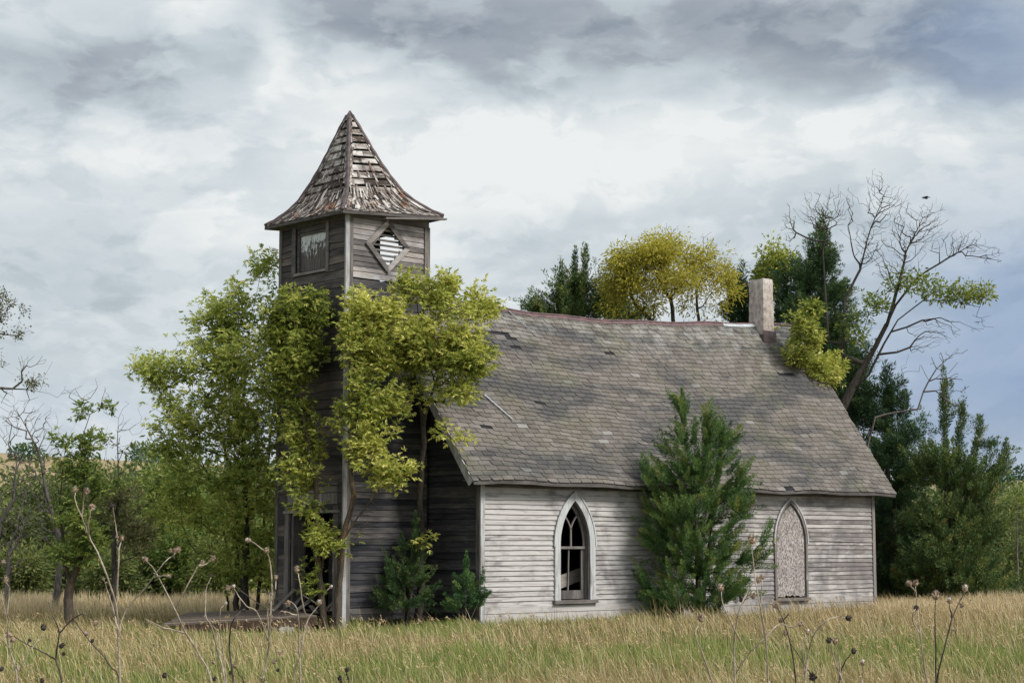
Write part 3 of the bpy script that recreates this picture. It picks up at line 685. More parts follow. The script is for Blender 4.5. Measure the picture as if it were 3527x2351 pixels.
def blades(x, y, h, w, lean, dry, rnd, seed=1):
    n = len(x); r_ = np.random.default_rng(seed); b = np.stack([x, y, hgt(x, y)-.02], -1)
    sd = r_.uniform(0, math.pi, n); S_ = np.stack([np.cos(sd), np.sin(sd), np.zeros(n)], -1)
    out = []
    for t_, ww in ((0, 1), (.4, .85), (.75, .5)):
        c = b+lean*(t_**1.8)[..., None] if isinstance(t_, np.ndarray) else b+lean*t_**1.7; c = c.copy(); c[:, 2] += h*t_*(1-.12*t_)
        out += [c-S_*(w*ww/2)[:, None], c+S_*(w*ww/2)[:, None]]
    tip = b+lean; tip = tip.copy(); tip[:, 2] += h*.88; out.append(tip)
    v = np.stack(out, 1).reshape(-1, 3); i = np.arange(n)*7
    q = np.concatenate([np.stack([i, i+1, i+3, i+2], -1), np.stack([i+2, i+3, i+5, i+4], -1)]); tr_ = np.stack([i+4, i+5, i+6], -1)
    return v, [q, tr_], np.repeat(rnd, 7), np.repeat(dry, 7)
def wedge(n, r0, r1, seed, p=1.0, amax=.335):
    r_ = np.random.default_rng(seed); u = r_.random(n); dep = r0*(r1/r0)**u if p == 0 else (r0**p+(r1**p-r0**p)*u)**(1/p)
    a = r_.uniform(-amax, amax, n); lat = dep*np.tan(a)
    return CAM[0]+dep*math.cos(AZ)+lat*math.sin(AZ), CAM[1]+dep*math.sin(AZ)-lat*math.cos(AZ), dep, lat
def inside(x, y):
    return ((x > -.02) & (x < 14.76) & (y > 0.02) & (y < 6.2)) | ((x > -2.5) & (x < 0) & (y > 1.78) & (y < 4.3)) | ((x > -3.2) & (x < -2.5) & (y > 1.9) & (y < 3.6))
def field(n, seed, kind):
    r_ = np.random.default_rng(seed); x, y, dep, lat = wedge(n, 15.5, 56, seed, .9)
    k = ~inside(x, y); x, y, dep, lat = x[k], y[k], dep[k], lat[k]; n = len(x)
    d_ = vnoise(x, y, .35, 3)*.55+vnoise(x, y, 1.3, 4)*.35
    near_wall = np.exp(-((np.minimum(abs(y+.6), abs(y-.2))/1.0)**2))*((x > -3.5) & (x < 10.2))
    near_wall = np.maximum(near_wall, np.exp(-((np.hypot(x+4.2, (y-.2)*.8)/2.6)**2)))
    gz = np.exp(-((dep-27-4*np.sin(lat*.35))/4)**2)*.9
    green = np.clip(.57+.4*gz+.42*d_+near_wall*1.0, 0, 1)
    green = np.where((lat > 5) & (dep > 38), green*.5, green)
    wx, wy = -math.sin(AZ), math.cos(AZ)   # blown towards the left of the view
    if kind == 0:
        dry = (r_.random(n) > green*1.15).astype(float)*r_.uniform(.5, 1, n); h = r_.uniform(.12, .30, n)*(1+.25*d_)*(1+.3*vnoise(x, y, 2.6, 17)); w = r_.uniform(.006, .013, n)*(dep/25)
        h = h*(1-.25*near_wall)
        la = r_.normal(0, .06, (n, 2)); lean = np.stack([la[:, 0]+wx*.06, la[:, 1]+wy*.06, np.zeros(n)], -1)
    else:
        keep = r_.random(n) > green*.85+.1; x, y, dep, d_, near_wall = x[keep], y[keep], dep[keep], d_[keep], near_wall[keep]; n = len(x)
        dry = r_.uniform(.72, 1, n); h = r_.uniform(.24, .52, n)*(1+.2*d_)*(1+.25*vnoise(x, y, 2.2, 18))*(1-.25*near_wall); w = r_.uniform(.006, .011, n)*(dep/25)
        s_ = r_.uniform(-.02, .26, n)*(1+.5*vnoise(x, y, 1.5, 19)); la = r_.normal(0, .09, (n, 2)); lean = np.stack([la[:, 0]+wx*s_, la[:, 1]+wy*s_, np.zeros(n)], -1)
    xx, yy = x-CAM[0], y-CAM[1]; dp_ = xx*math.cos(AZ)+yy*math.sin(AZ); lt_ = xx*math.sin(AZ)-yy*math.cos(AZ)
    h = h*np.clip(.65+dp_/60, .8, 1.25)*np.where((dp_ > 33.5) & (dp_ < 41.5) & (lt_ > -8.1) & (lt_ < -3.6), .45, 1)*np.where((dp_ > 33) & (dp_ < 42) & (lt_ <= -8.1), .6, 1)
    return blades(x, y, h, w, lean, dry, np.clip(r_.normal(.5, .34, n)+.12*d_, 0, 1), seed)
v, f, r_, d_ = field(240000, 11, 0); tag(np_mesh('grass', v, f, M['grass'], rnd=r_, rnd2=d_), 'short green and straw coloured prairie grass in front of the church', 'grass', kind='stuff')
v, f, r_, d_ = field(115000, 12, 1); tag(np_mesh('dry_grass_stems', v, f, M['grass'], rnd=r_, rnd2=d_), 'tall pale dry grass stems leaning over the prairie grass', 'grass', kind='stuff')
def tall(n, seed):
    r_ = np.random.default_rng(seed); x, y, dep, lat = wedge(n, 17, 46, seed, .6); k = ~inside(x, y) & ((dep < 33) | (lat > 6) | (r_.random(n) < .25)); x, y, dep = x[k], y[k], dep[k]; n = len(x)
    V_ = []; F4 = []; F3 = []; h = r_.uniform(.42, .78, n); wx, wy = -math.sin(AZ), math.cos(AZ); s_ = r_.normal(.12, .16, n); lean = np.stack([wx*s_, wy*s_, np.zeros(n)], -1)+np.concatenate([r_.normal(0, .05, (n, 2)), np.zeros((n, 1))], 1)
    v, f, a_, b_ = blades(x, y, h, r_.uniform(.0035, .006, n)*(dep/22), lean, r_.uniform(.85, 1, n), np.clip(r_.normal(.75, .2, n), 0, 1), seed)
    # seed heads: small drooping spikelets at the tips
    tip = v.reshape(-1, 7, 3)[:, 6]; K = 7; rep = np.repeat(np.arange(n), K); d = unit(lean[rep]+np.array([0, 0, .25])+r_.normal(0, .16, (n*K, 3))); p = tip[rep]-d*r_.uniform(0, .09, (n*K, 1)); w = (.006*dep/22)[rep]
    sd_ = unit(np.cross(d, r_.normal(0, 1, (n*K, 3)))); q = np.stack([p, p+d*.022+sd_*w[:, None], p+d*.045, p+d*.022-sd_*w[:, None]], 1).reshape(-1, 3); i = len(v)+np.arange(n*K)*4
    return np.vstack([v, q]), f+[np.stack([i, i+1, i+2, i+3], -1)], np.concatenate([a_, np.repeat(r_.uniform(.25, .8, n*K), 4)]), np.concatenate([b_, np.full(n*K*4, 1.)])
v, f, r_, d_ = tall(2200, 31); tag(np_mesh('seeding_grass', v, f, M['grass'], rnd=r_, rnd2=d_), 'long pale grass stalks carrying drooping seed heads above the field', 'grass', kind='stuff')
# taller straw coloured stand along the wood's edge
x, y, dep, lat = wedge(60000, 44, 54, 21, 1); k = ((lat < -5.2) & (dep > 43+1.5*np.sin(lat*.7)))|((lat > 9.6) & (dep > 46)); x, y, dep, lat = x[k], y[k], dep[k], lat[k]; n = len(x); rr_ = np.random.default_rng(5)
hh = rr_.uniform(.3, .75, n)*(1+.3*vnoise(x, y, 1.2, 8)*.6)*np.where(lat > 0, .75, 1); keep = ~inside(x, y); x, y, hh, dep = x[keep], y[keep], hh[keep], dep[keep]; n = len(x)
la = rr_.normal(0, .1, (n, 2)); v, f, r_, d_ = blades(x, y, hh, rr_.uniform(.01, .018, n), np.stack([la[:, 0], la[:, 1], np.zeros(n)], -1), rr_.uniform(.85, 1, n), np.clip(rr_.normal(.85, .15, n), 0, 1), 9)
tag(np_mesh('straw_grass', v, f, M['grass'], rnd=r_, rnd2=d_), 'tall straw coloured grass along the edge of the wood', 'grass', kind='stuff')

# ================================================================ TREES
def leaf_mat(name, stops, transl=.42, rough=.6):
    m, t = mat(name); r = t.attr('rnd'); c = t.ramp(r, stops); t.l.new(c, t.b.inputs['Base Color']); t.b.inputs['Roughness'].default_value = rough
    tl = t.new('ShaderNodeBsdfTranslucent'); t.l.new(t.mix(.5, c, t.vm('MULTIPLY', c, (1.25, 1.2, .75))), tl.inputs[0]); mx = t.new('ShaderNodeMixShader'); mx.inputs[0].default_value = transl
    t.l.new(t.b.outputs[0], mx.inputs[1]); t.l.new(tl.outputs[0], mx.inputs[2]); t.l.new(mx.outputs[0], t.out.inputs[0]); return m
def bark_mat(name, a, b, lichen=None, amt=.5):
    m, t = mat(name); o = t.obj(); n1 = t.noise(t.vm('MULTIPLY', o, (22, 22, 5)), 1, 5, .7); c = t.ramp(n1, [(.35, a), (.7, b)])
    if lichen: c = t.mix(t.ramp(t.noise(o, 2.2, 5, .65), [(.62-amt*.25, 0), (.72-amt*.25, .85)]), c, lichen)
    t.l.new(c, t.b.inputs['Base Color']); bump(t, n1, .02, .9); return m
M['bark'] = bark_mat('bark', (.03, .025, .022), (.11, .095, .08))
M['bark_lichen'] = bark_mat('bark_lichen', (.045, .035, .028), (.14, .11, .085), (.20, .115, .045), .35)
M['bark_grey'] = bark_mat('bark_grey', (.06, .052, .05), (.24, .21, .20))
LY = leaf_mat('leaf_yellow_green', [(0, (.06, .10, .025)), (.32, (.24, .30, .06)), (.66, (.55, .56, .14)), (1, (.88, .84, .36))])
LG = leaf_mat('leaf_green', [(0, (.055, .10, .03)), (.4, (.165, .235, .06)), (.75, (.32, .37, .10)), (1, (.56, .54, .19))])
LB = leaf_mat('leaf_wood', [(0, (.05, .08, .035)), (.4, (.125, .165, .062)), (.75, (.225, .265, .09)), (1, (.38, .38, .14))])
LW = leaf_mat('leaf_willow', [(0, (.13, .15, .03)), (.4, (.38, .36, .055)), (.75, (.60, .54, .10)), (1, (.76, .70, .22))])
LC = leaf_mat('cedar_green', [(0, (.028, .075, .035)), (.4, (.085, .18, .06)), (.75, (.19, .28, .075)), (1, (.40, .36, .11))], .15, .75)
LCD = leaf_mat('cedar_dark', [(0, (.028, .065, .04)), (.45, (.066, .13, .062)), (.8, (.13, .205, .075)), (1, (.26, .27, .10))], .12, .75)
LCB = leaf_mat('cedar_bronze', [(0, (.035, .075, .032)), (.4, (.095, .16, .055)), (.75, (.20, .24, .07)), (1, (.36, .29, .10))], .15, .75)
LM = leaf_mat('leaf_bright_green', [(0, (.06, .11, .03)), (.32, (.22, .31, .075)), (.66, (.48, .53, .14)), (1, (.80, .77, .30))])
LS = leaf_mat('leaf_sparse', [(0, (.06, .06, .035)), (.5, (.14, .15, .06)), (1, (.26, .22, .13))])

def skeleton(trunks, att, r_, step=.3, bow=.12, bf=.25, upw=.8, jit=.05):
    pos = []; par = []; pl = []
    for tr_ in trunks:
        tr_ = [np.array(p, float) for p in tr_]; prev = -1
        if pos and tr_[0][2] > pos[0][2]+.5:
            prev = int(np.argmin(np.linalg.norm(np.array(pos)-tr_[0]+0, axis=1))); tr_[0] = tr_[0]*.6+pos[prev]*.4
        for i in range(len(tr_)-1):
            L = np.linalg.norm(tr_[i+1]-tr_[i]); k = max(1, int(L/step))
            for j in range(k+(i == len(tr_)-2)):
                p = tr_[i]+(tr_[i+1]-tr_[i])*j/k+(r_.normal(0, jit*.35, 3) if (i or j) else 0)
                pos.append(p); par.append(prev); pl.append(0 if prev < 0 else pl[prev]+np.linalg.norm(p-pos[prev])); prev = len(pos)-1
    n0 = len(pos); cap = n0+len(att)*14+10
    PA = np.zeros((cap, 3)); PL = np.zeros(cap); PA[:n0] = pos; PL[:n0] = pl; n = n0
    low = {i: p[2] for i, p in enumerate(pos)}
    d0_ = np.min(np.linalg.norm(att[:, None]-PA[None, :n0:2], axis=2), axis=1); tips = np.zeros(len(att), int)
    zmin = np.array([tr_[0][2] for tr_ in trunks]).min()
    for i in np.argsort(d0_):
        a = att[i]; D_ = np.linalg.norm(PA[:n]-a, axis=1); cost = D_+bf*PL[:n]+upw*np.maximum(0, PA[:n, 2]-a[2]+.2*D_)+.6*np.maximum(0, zmin+.8-PA[:n, 2])
        j = int(np.argmin(cost)); L = D_[j]; k = max(1, int(L/step)); prev = j
        p0 = PA[j].copy()
        for s_ in range(1, k+1):
            u = s_/k; p = p0+(a-p0)*u; p[2] += bow*L*math.sin(math.pi*u)*-.4 if bow < 0 else 0
            p = p+np.array([0, 0, -bow*L*math.sin(math.pi*u)*.5]) if bow > 0 else p
            if s_ < k: p = p+r_.normal(0, jit, 3)
            if n >= cap: break
            PA[n] = p; PL[n] = PL[prev]+L/k; par.append(prev); prev = n; n += 1
        tips[i] = prev
    skeleton.pl = PL[:n].copy()
    return PA[:n], np.array(par[:n]), tips, n0
def radii(par, n, rt=.004, ex=2.3, base=None, PL=None, n0=0):
    acc = np.zeros(n); r = np.zeros(n)
    for i in range(n-1, -1, -1):
        r[i] = max(acc[i]**(1/ex), rt)
        if par[i] >= 0: acc[par[i]] += r[i]**ex
    if base: g = math.log(base/rt)/math.log(max(r.max(), rt*1.5)/rt); r = rt*(r/rt)**g
    if PL is not None:
        r[:n0] *= 1-.62*(PL[:n0]/PL[:n0].max())
        for i in range(n):
            if par[i] >= 0: r[i] = min(r[i], r[par[i]]*(.99 if i < n0 else .93))
    return r
def tubes(PA, par, r, mb_name, material, parent, minr=0.0, flare=None):
    idx = np.array([i for i in range(len(par)) if par[i] >= 0 and r[i] >= minr]); 
    V_ = []; F_ = []; base = 0; rn = []
    for sides, sel in ((7, idx[r[idx] > .035]), (4, idx[(r[idx] <= .035) & (r[idx] > .012)]), (3, idx[r[idx] <= .012])):
        if not len(sel): continue
        p = PA[par[sel]]; q = PA[sel]; d = q-p; L = np.linalg.norm(d, axis=1, keepdims=True); d = d/np.maximum(L, 1e-6)
        ref = np.where(np.abs(d[:, 2:3]) < .9, np.array([[0, 0, 1.]]), np.array([[1., 0, 0]])); a = np.cross(d, ref); a /= np.linalg.norm(a, axis=1, keepdims=True); b = np.cross(d, a)
        r1 = np.minimum(r[par[sel]], r[sel]*1.35); r2 = r[sel]; th_ = np.arange(sides)*2*math.pi/sides
        cs, sn = np.cos(th_)[None, :, None], np.sin(th_)[None, :, None]; rg = cs*a[:, None]+sn*b[:, None]
        ov = d*np.minimum(.3*r2, .02)[:, None]
        v = np.concatenate([(p-ov)[:, None]+rg*r1[:, None, None], (q+ov)[:, None]+rg*r2[:, None, None]], 1).reshape(-1, 3)
        m_ = len(sel); i0 = base+np.arange(m_)[:, None]*2*sides; j = np.arange(sides)[None]; j2 = (j+1) % sides
        F_.append(np.stack([i0+j, i0+j2, i0+sides+j2, i0+sides+j], -1).reshape(-1, 4)); V_.append(v); base += len(v)
    return np_mesh(mb_name, np.concatenate(V_), [np.concatenate(F_)], material, parent, smooth=True)
def leafmesh(name, base, d, L, w, rnd, material, parent, r_, fold=.1):
    n = len(base); d = unit(d); s_ = unit(np.cross(d, r_.normal(0, 1, (n, 3))+np.array([0, 0, .9]))); nn = np.cross(s_, d)
    mid = base+d*(L*.45)[:, None]+nn*(L*fold)[:, None]; v = np.stack([base, mid+s_*(w/2)[:, None], base+d*L[:, None], mid-s_*(w/2)[:, None]], 1).reshape(-1, 3)
    i = np.arange(n)*4
    return np_mesh(name, v, [np.stack([i, i+1, i+2, i+3], -1)], material, parent, rnd=np.repeat(np.clip(rnd, 0, 1), 4))
def blobpts(blobs, n, r_, shell=.45):
    """blobs (px,py,rx,ry,depth[,thick,weight]) in photograph pixels -> points in world space"""
    vol = np.array([(b[2]*b[3])**1.1*(b[6] if len(b) > 6 else 1) for b in blobs]); vol = vol/vol.sum(); out = []
    for b, k in zip(blobs, r_.multinomial(n, vol)):
        c = P(b[0], b[1], b[4]); s_ = b[4]/FOC; th_ = b[5] if len(b) > 5 and b[5] else b[2]*s_
        u = unit(r_.normal(0, 1, (k, 3)))*(r_.random((k, 1))**(shell))
        out.append(c+u[:, :1]*b[2]*s_*Rt+u[:, 1:2]*b[3]*s_*np.array([0, 0, 1.])+u[:, 2:]*th_*np.array([math.cos(AZ), math.sin(AZ), 0]))
    return np.concatenate(out)
def gappy(blobs, n, r_, f=1.9, k=1.55):
    """attractors with the holes and masses of a real crown: a three-dimensional noise thins them"""
    p = blobpts(blobs, int(n*k), r_); q = r_.uniform(0, 6, (7, 3)); w = r_.normal(0, 1, (7, 3))*f
    s_ = sum(np.sin(p@w[i]+q[i, 0]) for i in range(7))/2.6+r_.normal(0, .6, len(p)); return p[np.argsort(-s_)[:n]][r_.permutation(n)]
def broadleaf(name, label, trunks, blobs, n_tips, leafm, bark, seed, base_r=.11, nleaf=7, size=.10, group=None, cat='tree', droop=.45, bias=0., step=.3, extra=1, leaflets=5, bare=0, spread=.16, wr=.4, minr=0, dead=None, n_dead=0, rt=.004, gf=2.0, jit=.05):
    r_ = np.random.default_rng(seed); root = trunks[0][0]; o_ = thing(name, label, cat, root, group)
    att = gappy(blobs, n_tips, r_, gf) if n_tips else np.zeros((0, 3))
    if dead: att = np.concatenate([att, blobpts(dead, n_dead, r_)])
    PA, par, tips, n0 = skeleton(trunks, att, r_, step=step, jit=jit); r = radii(par, len(par), rt=rt, base=base_r, PL=skeleton.pl, n0=n0)
    tubes(PA, par, r, 'trunk', M[bark], o_, minr)
    if not n_tips: return o_
    tips = tips[:n_tips]
    # leaf nodes: tips and the thin twig nodes behind them
    nodes = [tips]; q = tips
    for k in range(extra):
        q = par[q]; q = q[q >= n0]; nodes.append(q)
    nodes = np.concatenate(nodes)
    if bare: nodes = nodes[r_.random(len(nodes)) > bare]
    pn = PA[nodes]; dn = unit(PA[nodes]-PA[np.maximum(par[nodes], 0)])
    cl = np.clip(r_.normal(.45+bias, .13, len(nodes))+.12*vnoise(pn[:, 0]*1.7+pn[:, 1], pn[:, 2]*1.9, 1.2, seed), 0, 1)
    rep = np.repeat(np.arange(len(nodes)), nleaf); m_ = len(rep)
    h = unit(r_.normal(0, 1, (m_, 3))*np.array([1, 1, .8])+dn[rep]*.55+np.array([0, 0, .12])); at = pn[rep]+dn[rep]*r_.uniform(-.12, .06, (m_, 1))+h*r_.uniform(.25, 1, (m_, 1))*spread
    K = leaflets; rep2 = np.repeat(np.arange(m_), K); an = np.tile(np.linspace(-1.25, 1.25, K) if K > 1 else np.zeros(1), m_)
    hh_ = h[rep2]; sd_ = unit(np.cross(hh_, np.array([0, 0, 1.])+r_.normal(0, .45, (m_, 3))[rep2])); d = unit(hh_*np.cos(an)[:, None]+sd_*np.sin(an)[:, None]); d[:, 2] -= r_.uniform(.2, 1, len(d))*droop
    L = size*r_.uniform(.7, 1.25, len(rep2)); b_ = at[rep2]+(hh_*(.25*size)*(1-np.abs(an)/1.6)[:, None] if K > 1 else 0)
    leafmesh('crown', b_, d, L, L*wr, cl[rep][rep2]+r_.normal(0, .16, len(rep2)), leafm, o_, r_)
    return o_
def cedar(name, label, base, tops, blobs, n_tips, leafm, seed, base_r=.09, per=150, group=None, size=.085, clen=.42, cr=.13, up=.75, bark='bark', bare=0, bias=0., cat='tree', rt=.004):
    """tops: list of leader tip points; foliage in flame shaped sprays pointing outward and up"""
    r_ = np.random.default_rng(seed); o_ = thing(name, label, cat, base, group); base = np.array(base)
    trunks = [[base, base+(tp-base)*.5+r_.normal(0, .06, 3), tp] for tp in tops]
    att = np.concatenate([blobpts(blobs, n_tips, r_, .5), np.array(tops)]); PA, par, tips, n0 = skeleton(trunks, att, r_, step=.28, bow=.06, bf=.1, upw=.35, jit=.03); r = radii(par, len(par), rt=rt, base=base_r, PL=skeleton.pl, n0=n0)
    tubes(PA, par, r, 'trunk', M[bark], o_)
    nodes = np.concatenate([tips, par[tips][par[tips] >= n0]])
    ld = np.array([i for i in range(n0) if PA[i, 2] > base[2]+.62*(max(tp[2] for tp in tops)-base[2])], int); nodes = np.concatenate([nodes, ld, ld])
    if bare: nodes = nodes[r_.random(len(nodes)) > bare]
    axis = base[:2]; out_ = PA[nodes].copy(); out_[:, :2] -= axis; out_[:, 2] = 0; dn = unit(unit(PA[nodes]-PA[np.maximum(par[nodes], 0)])*.7+unit(out_)*.45+np.array([0, 0, up])+r_.normal(0, .22, (len(nodes), 3)))
    dn[-2*len(ld):] = unit(dn[-2*len(ld):]*np.array([.45, .45, 1])+np.array([0, 0, .9]))
    ln_ = clen*r_.uniform(.6, 1.35, len(nodes)); cl = np.clip(r_.normal(.42+bias, .17, len(nodes)), 0, 1)
    rep = np.repeat(np.arange(len(nodes)), per); m_ = len(rep); u = r_.random(m_); rad = cr*(ln_[rep]/clen)*(1-u)**.7*np.sqrt(r_.random(m_))*(.35+.65*np.minimum(1, u*4))
    rd = r_.normal(0, 1, (m_, 3)); rd = unit(rd-dn[rep]*np.sum(rd*dn[rep], 1, keepdims=True)); pos = PA[nodes][rep]+dn[rep]*((u-.25)*ln_[rep])[:, None]+rd*rad[:, None]
    d = unit(dn[rep]*.8+rd*.75+r_.normal(0, .25, (m_, 3))+np.array([0, 0, .15])); L = size*r_.uniform(.6, 1.3, m_)
    leafmesh('crown', pos, d, L, L*r_.uniform(.16, .28, m_), cl[rep]+r_.normal(0, .14, m_)+.12*(u-.5), leafm, o_, r_, .03)
    return o_
def G(px, dep, dz=-.05):
    """ground point below pixel column px at depth dep"""
    p = P(px, 1252, dep); return np.array([p[0], p[1], float(hgt(p[0], p[1]))+dz])
# ---------------------------------------------------------------- trees of the churchyard
def T(base_px, dep, pts, dz=-.05):
    return [G(base_px, dep, dz)]+[P(*p) for p in pts]
broadleaf('box_elder_tree', 'tallest green box elder standing left of the bell tower, several dark stems', [
    T(548, 42.6, [(545, 1250, 42.6), (535, 1100, 42.5), (500, 960, 42.3), (450, 860, 42)]),
    T(562, 42.3, [(566, 1230, 42.3), (562, 1080, 42.4), (560, 900, 42.4), (575, 740, 42.5), (600, 620, 42.6)]),
    T(590, 42.8, [(606, 1230, 42.8), (612, 1100, 42.8), (625, 960, 42.6), (640, 850, 42.3)]),
    T(528, 42.9, [(520, 1250, 43), (500, 1120, 43), (430, 1000, 43), (380, 930, 42.8)])],
    [(603, 612, 36, 48, 42.5, .6, 1.2), (560, 690, 92, 76, 42.4), (500, 740, 84, 66, 42.2), (450, 805, 80, 76, 42.1), (332, 842, 40, 30, 42, .5), (392, 860, 66, 60, 42), (410, 940, 80, 70, 42), (540, 850, 140, 110, 42.1),
     (635, 780, 84, 96, 41.6), (600, 960, 100, 80, 42), (490, 960, 100, 90, 42), (390, 1020, 60, 50, 42, None, .8), (600, 1080, 80, 80, 41.8, None, .8), (470, 1080, 110, 60, 42.1, None, .7), (430, 1160, 100, 50, 42.2, None, .6), (560, 1180, 100, 70, 42.2, None, .8), (590, 1290, 70, 80, 42.2, .8, .6), (500, 1310, 80, 60, 42, .6, .5), (390, 1120, 60, 40, 42, .6, .6)],
    1300, LM, 'bark', 101, base_r=.115, nleaf=3, size=.11, bias=.08, spread=.22, wr=.34, extra=2, step=.26)
broadleaf('box_elder_tree', 'yellow-green young box elder leaning left across the dark tower doorway', [
    T(752, 39.0, [(735, 1330, 39), (722, 1230, 39), (728, 1130, 39.1), (708, 1020, 39.3), (690, 920, 39.6), (672, 800, 39.9)]),
    T(745, 39.1, [(738, 1330, 39.1), (745, 1240, 39.1), (722, 1120, 39.2), (700, 1050, 39.4)])],
    [(680, 850, 60, 150, 39.8, .7, .2), (700, 700, 62, 52, 40, .7), (650, 745, 55, 60, 40.2, .7), (690, 800, 60, 55, 39.9, .7), (655, 860, 60, 60, 40, .7), (660, 960, 66, 60, 39.9, .7, .8), (700, 1000, 60, 60, 39.6, .6, .6), (690, 1090, 60, 45, 39.3, .5, .7), (740, 1230, 55, 30, 38.8, .4, .9), (700, 1160, 50, 30, 39, .4, .5), (735, 660, 18, 30, 39.8, .3, .8), (715, 1330, 26, 40, 38.9, .3, .4)],
    600, LY, 'bark_lichen', 102, base_r=.08, nleaf=3, size=.105, spread=.2, extra=2, gf=3.2, bias=-.06)
broadleaf('box_elder_tree', 'bright yellow-green box elder rising along the front corner of the tower', [
    T(778, 38.8, [(776, 1360, 38.8), (788, 1240, 38.8), (812, 1140, 38.8), (806, 1040, 38.8), (828, 930, 39), (812, 830, 39.1), (830, 720, 39.3)]),
    T(768, 38.9, [(790, 1235, 38.8), (850, 1150, 38.6), (900, 1080, 38.8)])],
    [(890, 760, 100, 110, 39.4, .8, .35), (860, 930, 80, 100, 39.1, .7, .22), (820, 680, 36, 46, 39.2, .5), (870, 720, 60, 50, 39.4, .5), (825, 790, 48, 60, 39, .5), (890, 800, 55, 60, 39.6, .5), (940, 650, 28, 45, 40, .4), (840, 880, 45, 45, 39, .5, .7), (880, 930, 55, 35, 39.3, .5, .7), (800, 760, 24, 40, 38.9, .4), (850, 960, 90, 60, 39, .6, .6), (830, 1030, 70, 36, 38.8, .5, .7), (880, 1070, 80, 44, 38.7, .5, 1.0), (940, 1060, 34, 30, 38.8, .4, .7), (870, 1110, 60, 20, 38.7, .5, .4), (800, 1260, 45, 22, 38.6, .4, .5)],
    600, LY, 'bark_lichen', 103, base_r=.08, nleaf=3, size=.105, spread=.2, extra=2, gf=3.2, dead=[(850, 1190, 18, 46, 38.5, .2), (880, 1240, 24, 14, 38.5, .2)], n_dead=16, bias=.08)
broadleaf('box_elder_tree', 'yellow box elder standing in the nook between tower and nave, boughs over the shingles', [
    T(966, 40.5, [(968, 1250, 40.5), (966, 1100, 40.4), (972, 980, 40.3), (955, 860, 40.2), (962, 760, 40.2), (958, 680, 40.2)]),
    [P(972, 990, 40.3), P(985, 920, 40), P(1010, 850, 39.7), (P(1040, 790, 39.6))]],
    [(1040, 780, 100, 110, 39.7, .7, .4), (960, 880, 40, 110, 39.9, .5, .3), (1020, 670, 36, 50, 40.3, .5), (1095, 680, 22, 32, 40.4, .4, .8), (960, 660, 26, 40, 40, .4), (1130, 720, 42, 40, 40, .4), (1060, 770, 70, 40, 39.8, .5), (1080, 830, 55, 40, 39.4, .5), (1010, 830, 45, 60, 39.6, .5), (1040, 900, 60, 24, 39.3, .5), (950, 790, 40, 60, 39.9, .4), (1065, 1000, 40, 14, 38.9, .3, .5), (1020, 985, 20, 14, 39.2, .3, .5), (985, 1240, 45, 16, 40, .3, .4)],
    600, LY, 'bark', 104, base_r=.10, nleaf=3, size=.105, spread=.2, extra=2, gf=3.2, bias=.13)
cedar('cedar_tree', 'conical green cedar growing against the long wall between the two pointed windows', G(1606, 43.3), [P(1567, 940, 43.2), P(1622, 972, 43.3), P(1660, 1005, 43.4)],
    [(1567, 945, 12, 34, 43.2, .2, 1.3), (1623, 975, 13, 34, 43.3, .2, 1.3), (1575, 1000, 30, 34, 43.2, .35), (1628, 1020, 28, 36, 43.3, .35), (1535, 1045, 30, 40, 43.2, .4), (1662, 1030, 26, 46, 43.4, .4), (1595, 1080, 84, 50, 43.2, .8), (1505, 1105, 34, 36, 43, .5), (1690, 1110, 34, 44, 43.3, .5), (1600, 1170, 105, 60, 43.1, .9), (1520, 1185, 44, 40, 43, .5), (1700, 1180, 36, 46, 43.1, .5), (1595, 1250, 100, 56, 43, .9), (1600, 1320, 105, 50, 43, 1.0),
     (1480, 1330, 36, 20, 43, .4), (1725, 1280, 46, 30, 43.2, .4, .8), (1755, 1240, 14, 22, 43.2, .3), (1500, 1250, 18, 46, 43, .3), (1575, 1380, 90, 24, 43, .8), (1500, 1368, 30, 22, 43, .4), (1665, 1360, 50, 26, 43, .5), (1560, 1408, 70, 14, 42.9, .6, 1.2), (1640, 1402, 50, 14, 43, .5, 1.2)],
    620, LC, 201, base_r=.08, per=250, size=.055, clen=.58, cr=.085, bias=.08, up=.8)
cedar('cedar_shrub', 'small dark cedar shrub in front of the dark tower side wall', G(930, 40.0), [P(952, 1205, 40.1), P(925, 1260, 40)],
    [(945, 1260, 24, 45, 40.1, .3), (925, 1320, 48, 40, 40, .5), (960, 1340, 40, 50, 40, .4), (900, 1370, 36, 36, 39.9, .4), (940, 1385, 50, 26, 39.8, .5)], 80, LCB, 202, base_r=.035, per=230, size=.05, clen=.42, cr=.075, bias=-.12, group='cedar shrubs at the foot of the church')
cedar('cedar_shrub', 'low green cedar shrub at the near corner of the nave', G(1068, 39.3), [P(1072, 1300, 39.4), P(1106, 1335, 39.3)],
    [(1070, 1345, 22, 30, 39.4, .3), (1060, 1385, 42, 24, 39.3, .4), (1095, 1375, 26, 24, 39.3, .3)], 42, LC, 203, base_r=.03, per=200, size=.05, clen=.34, cr=.065, bias=-.1, group='cedar shrubs at the foot of the church')
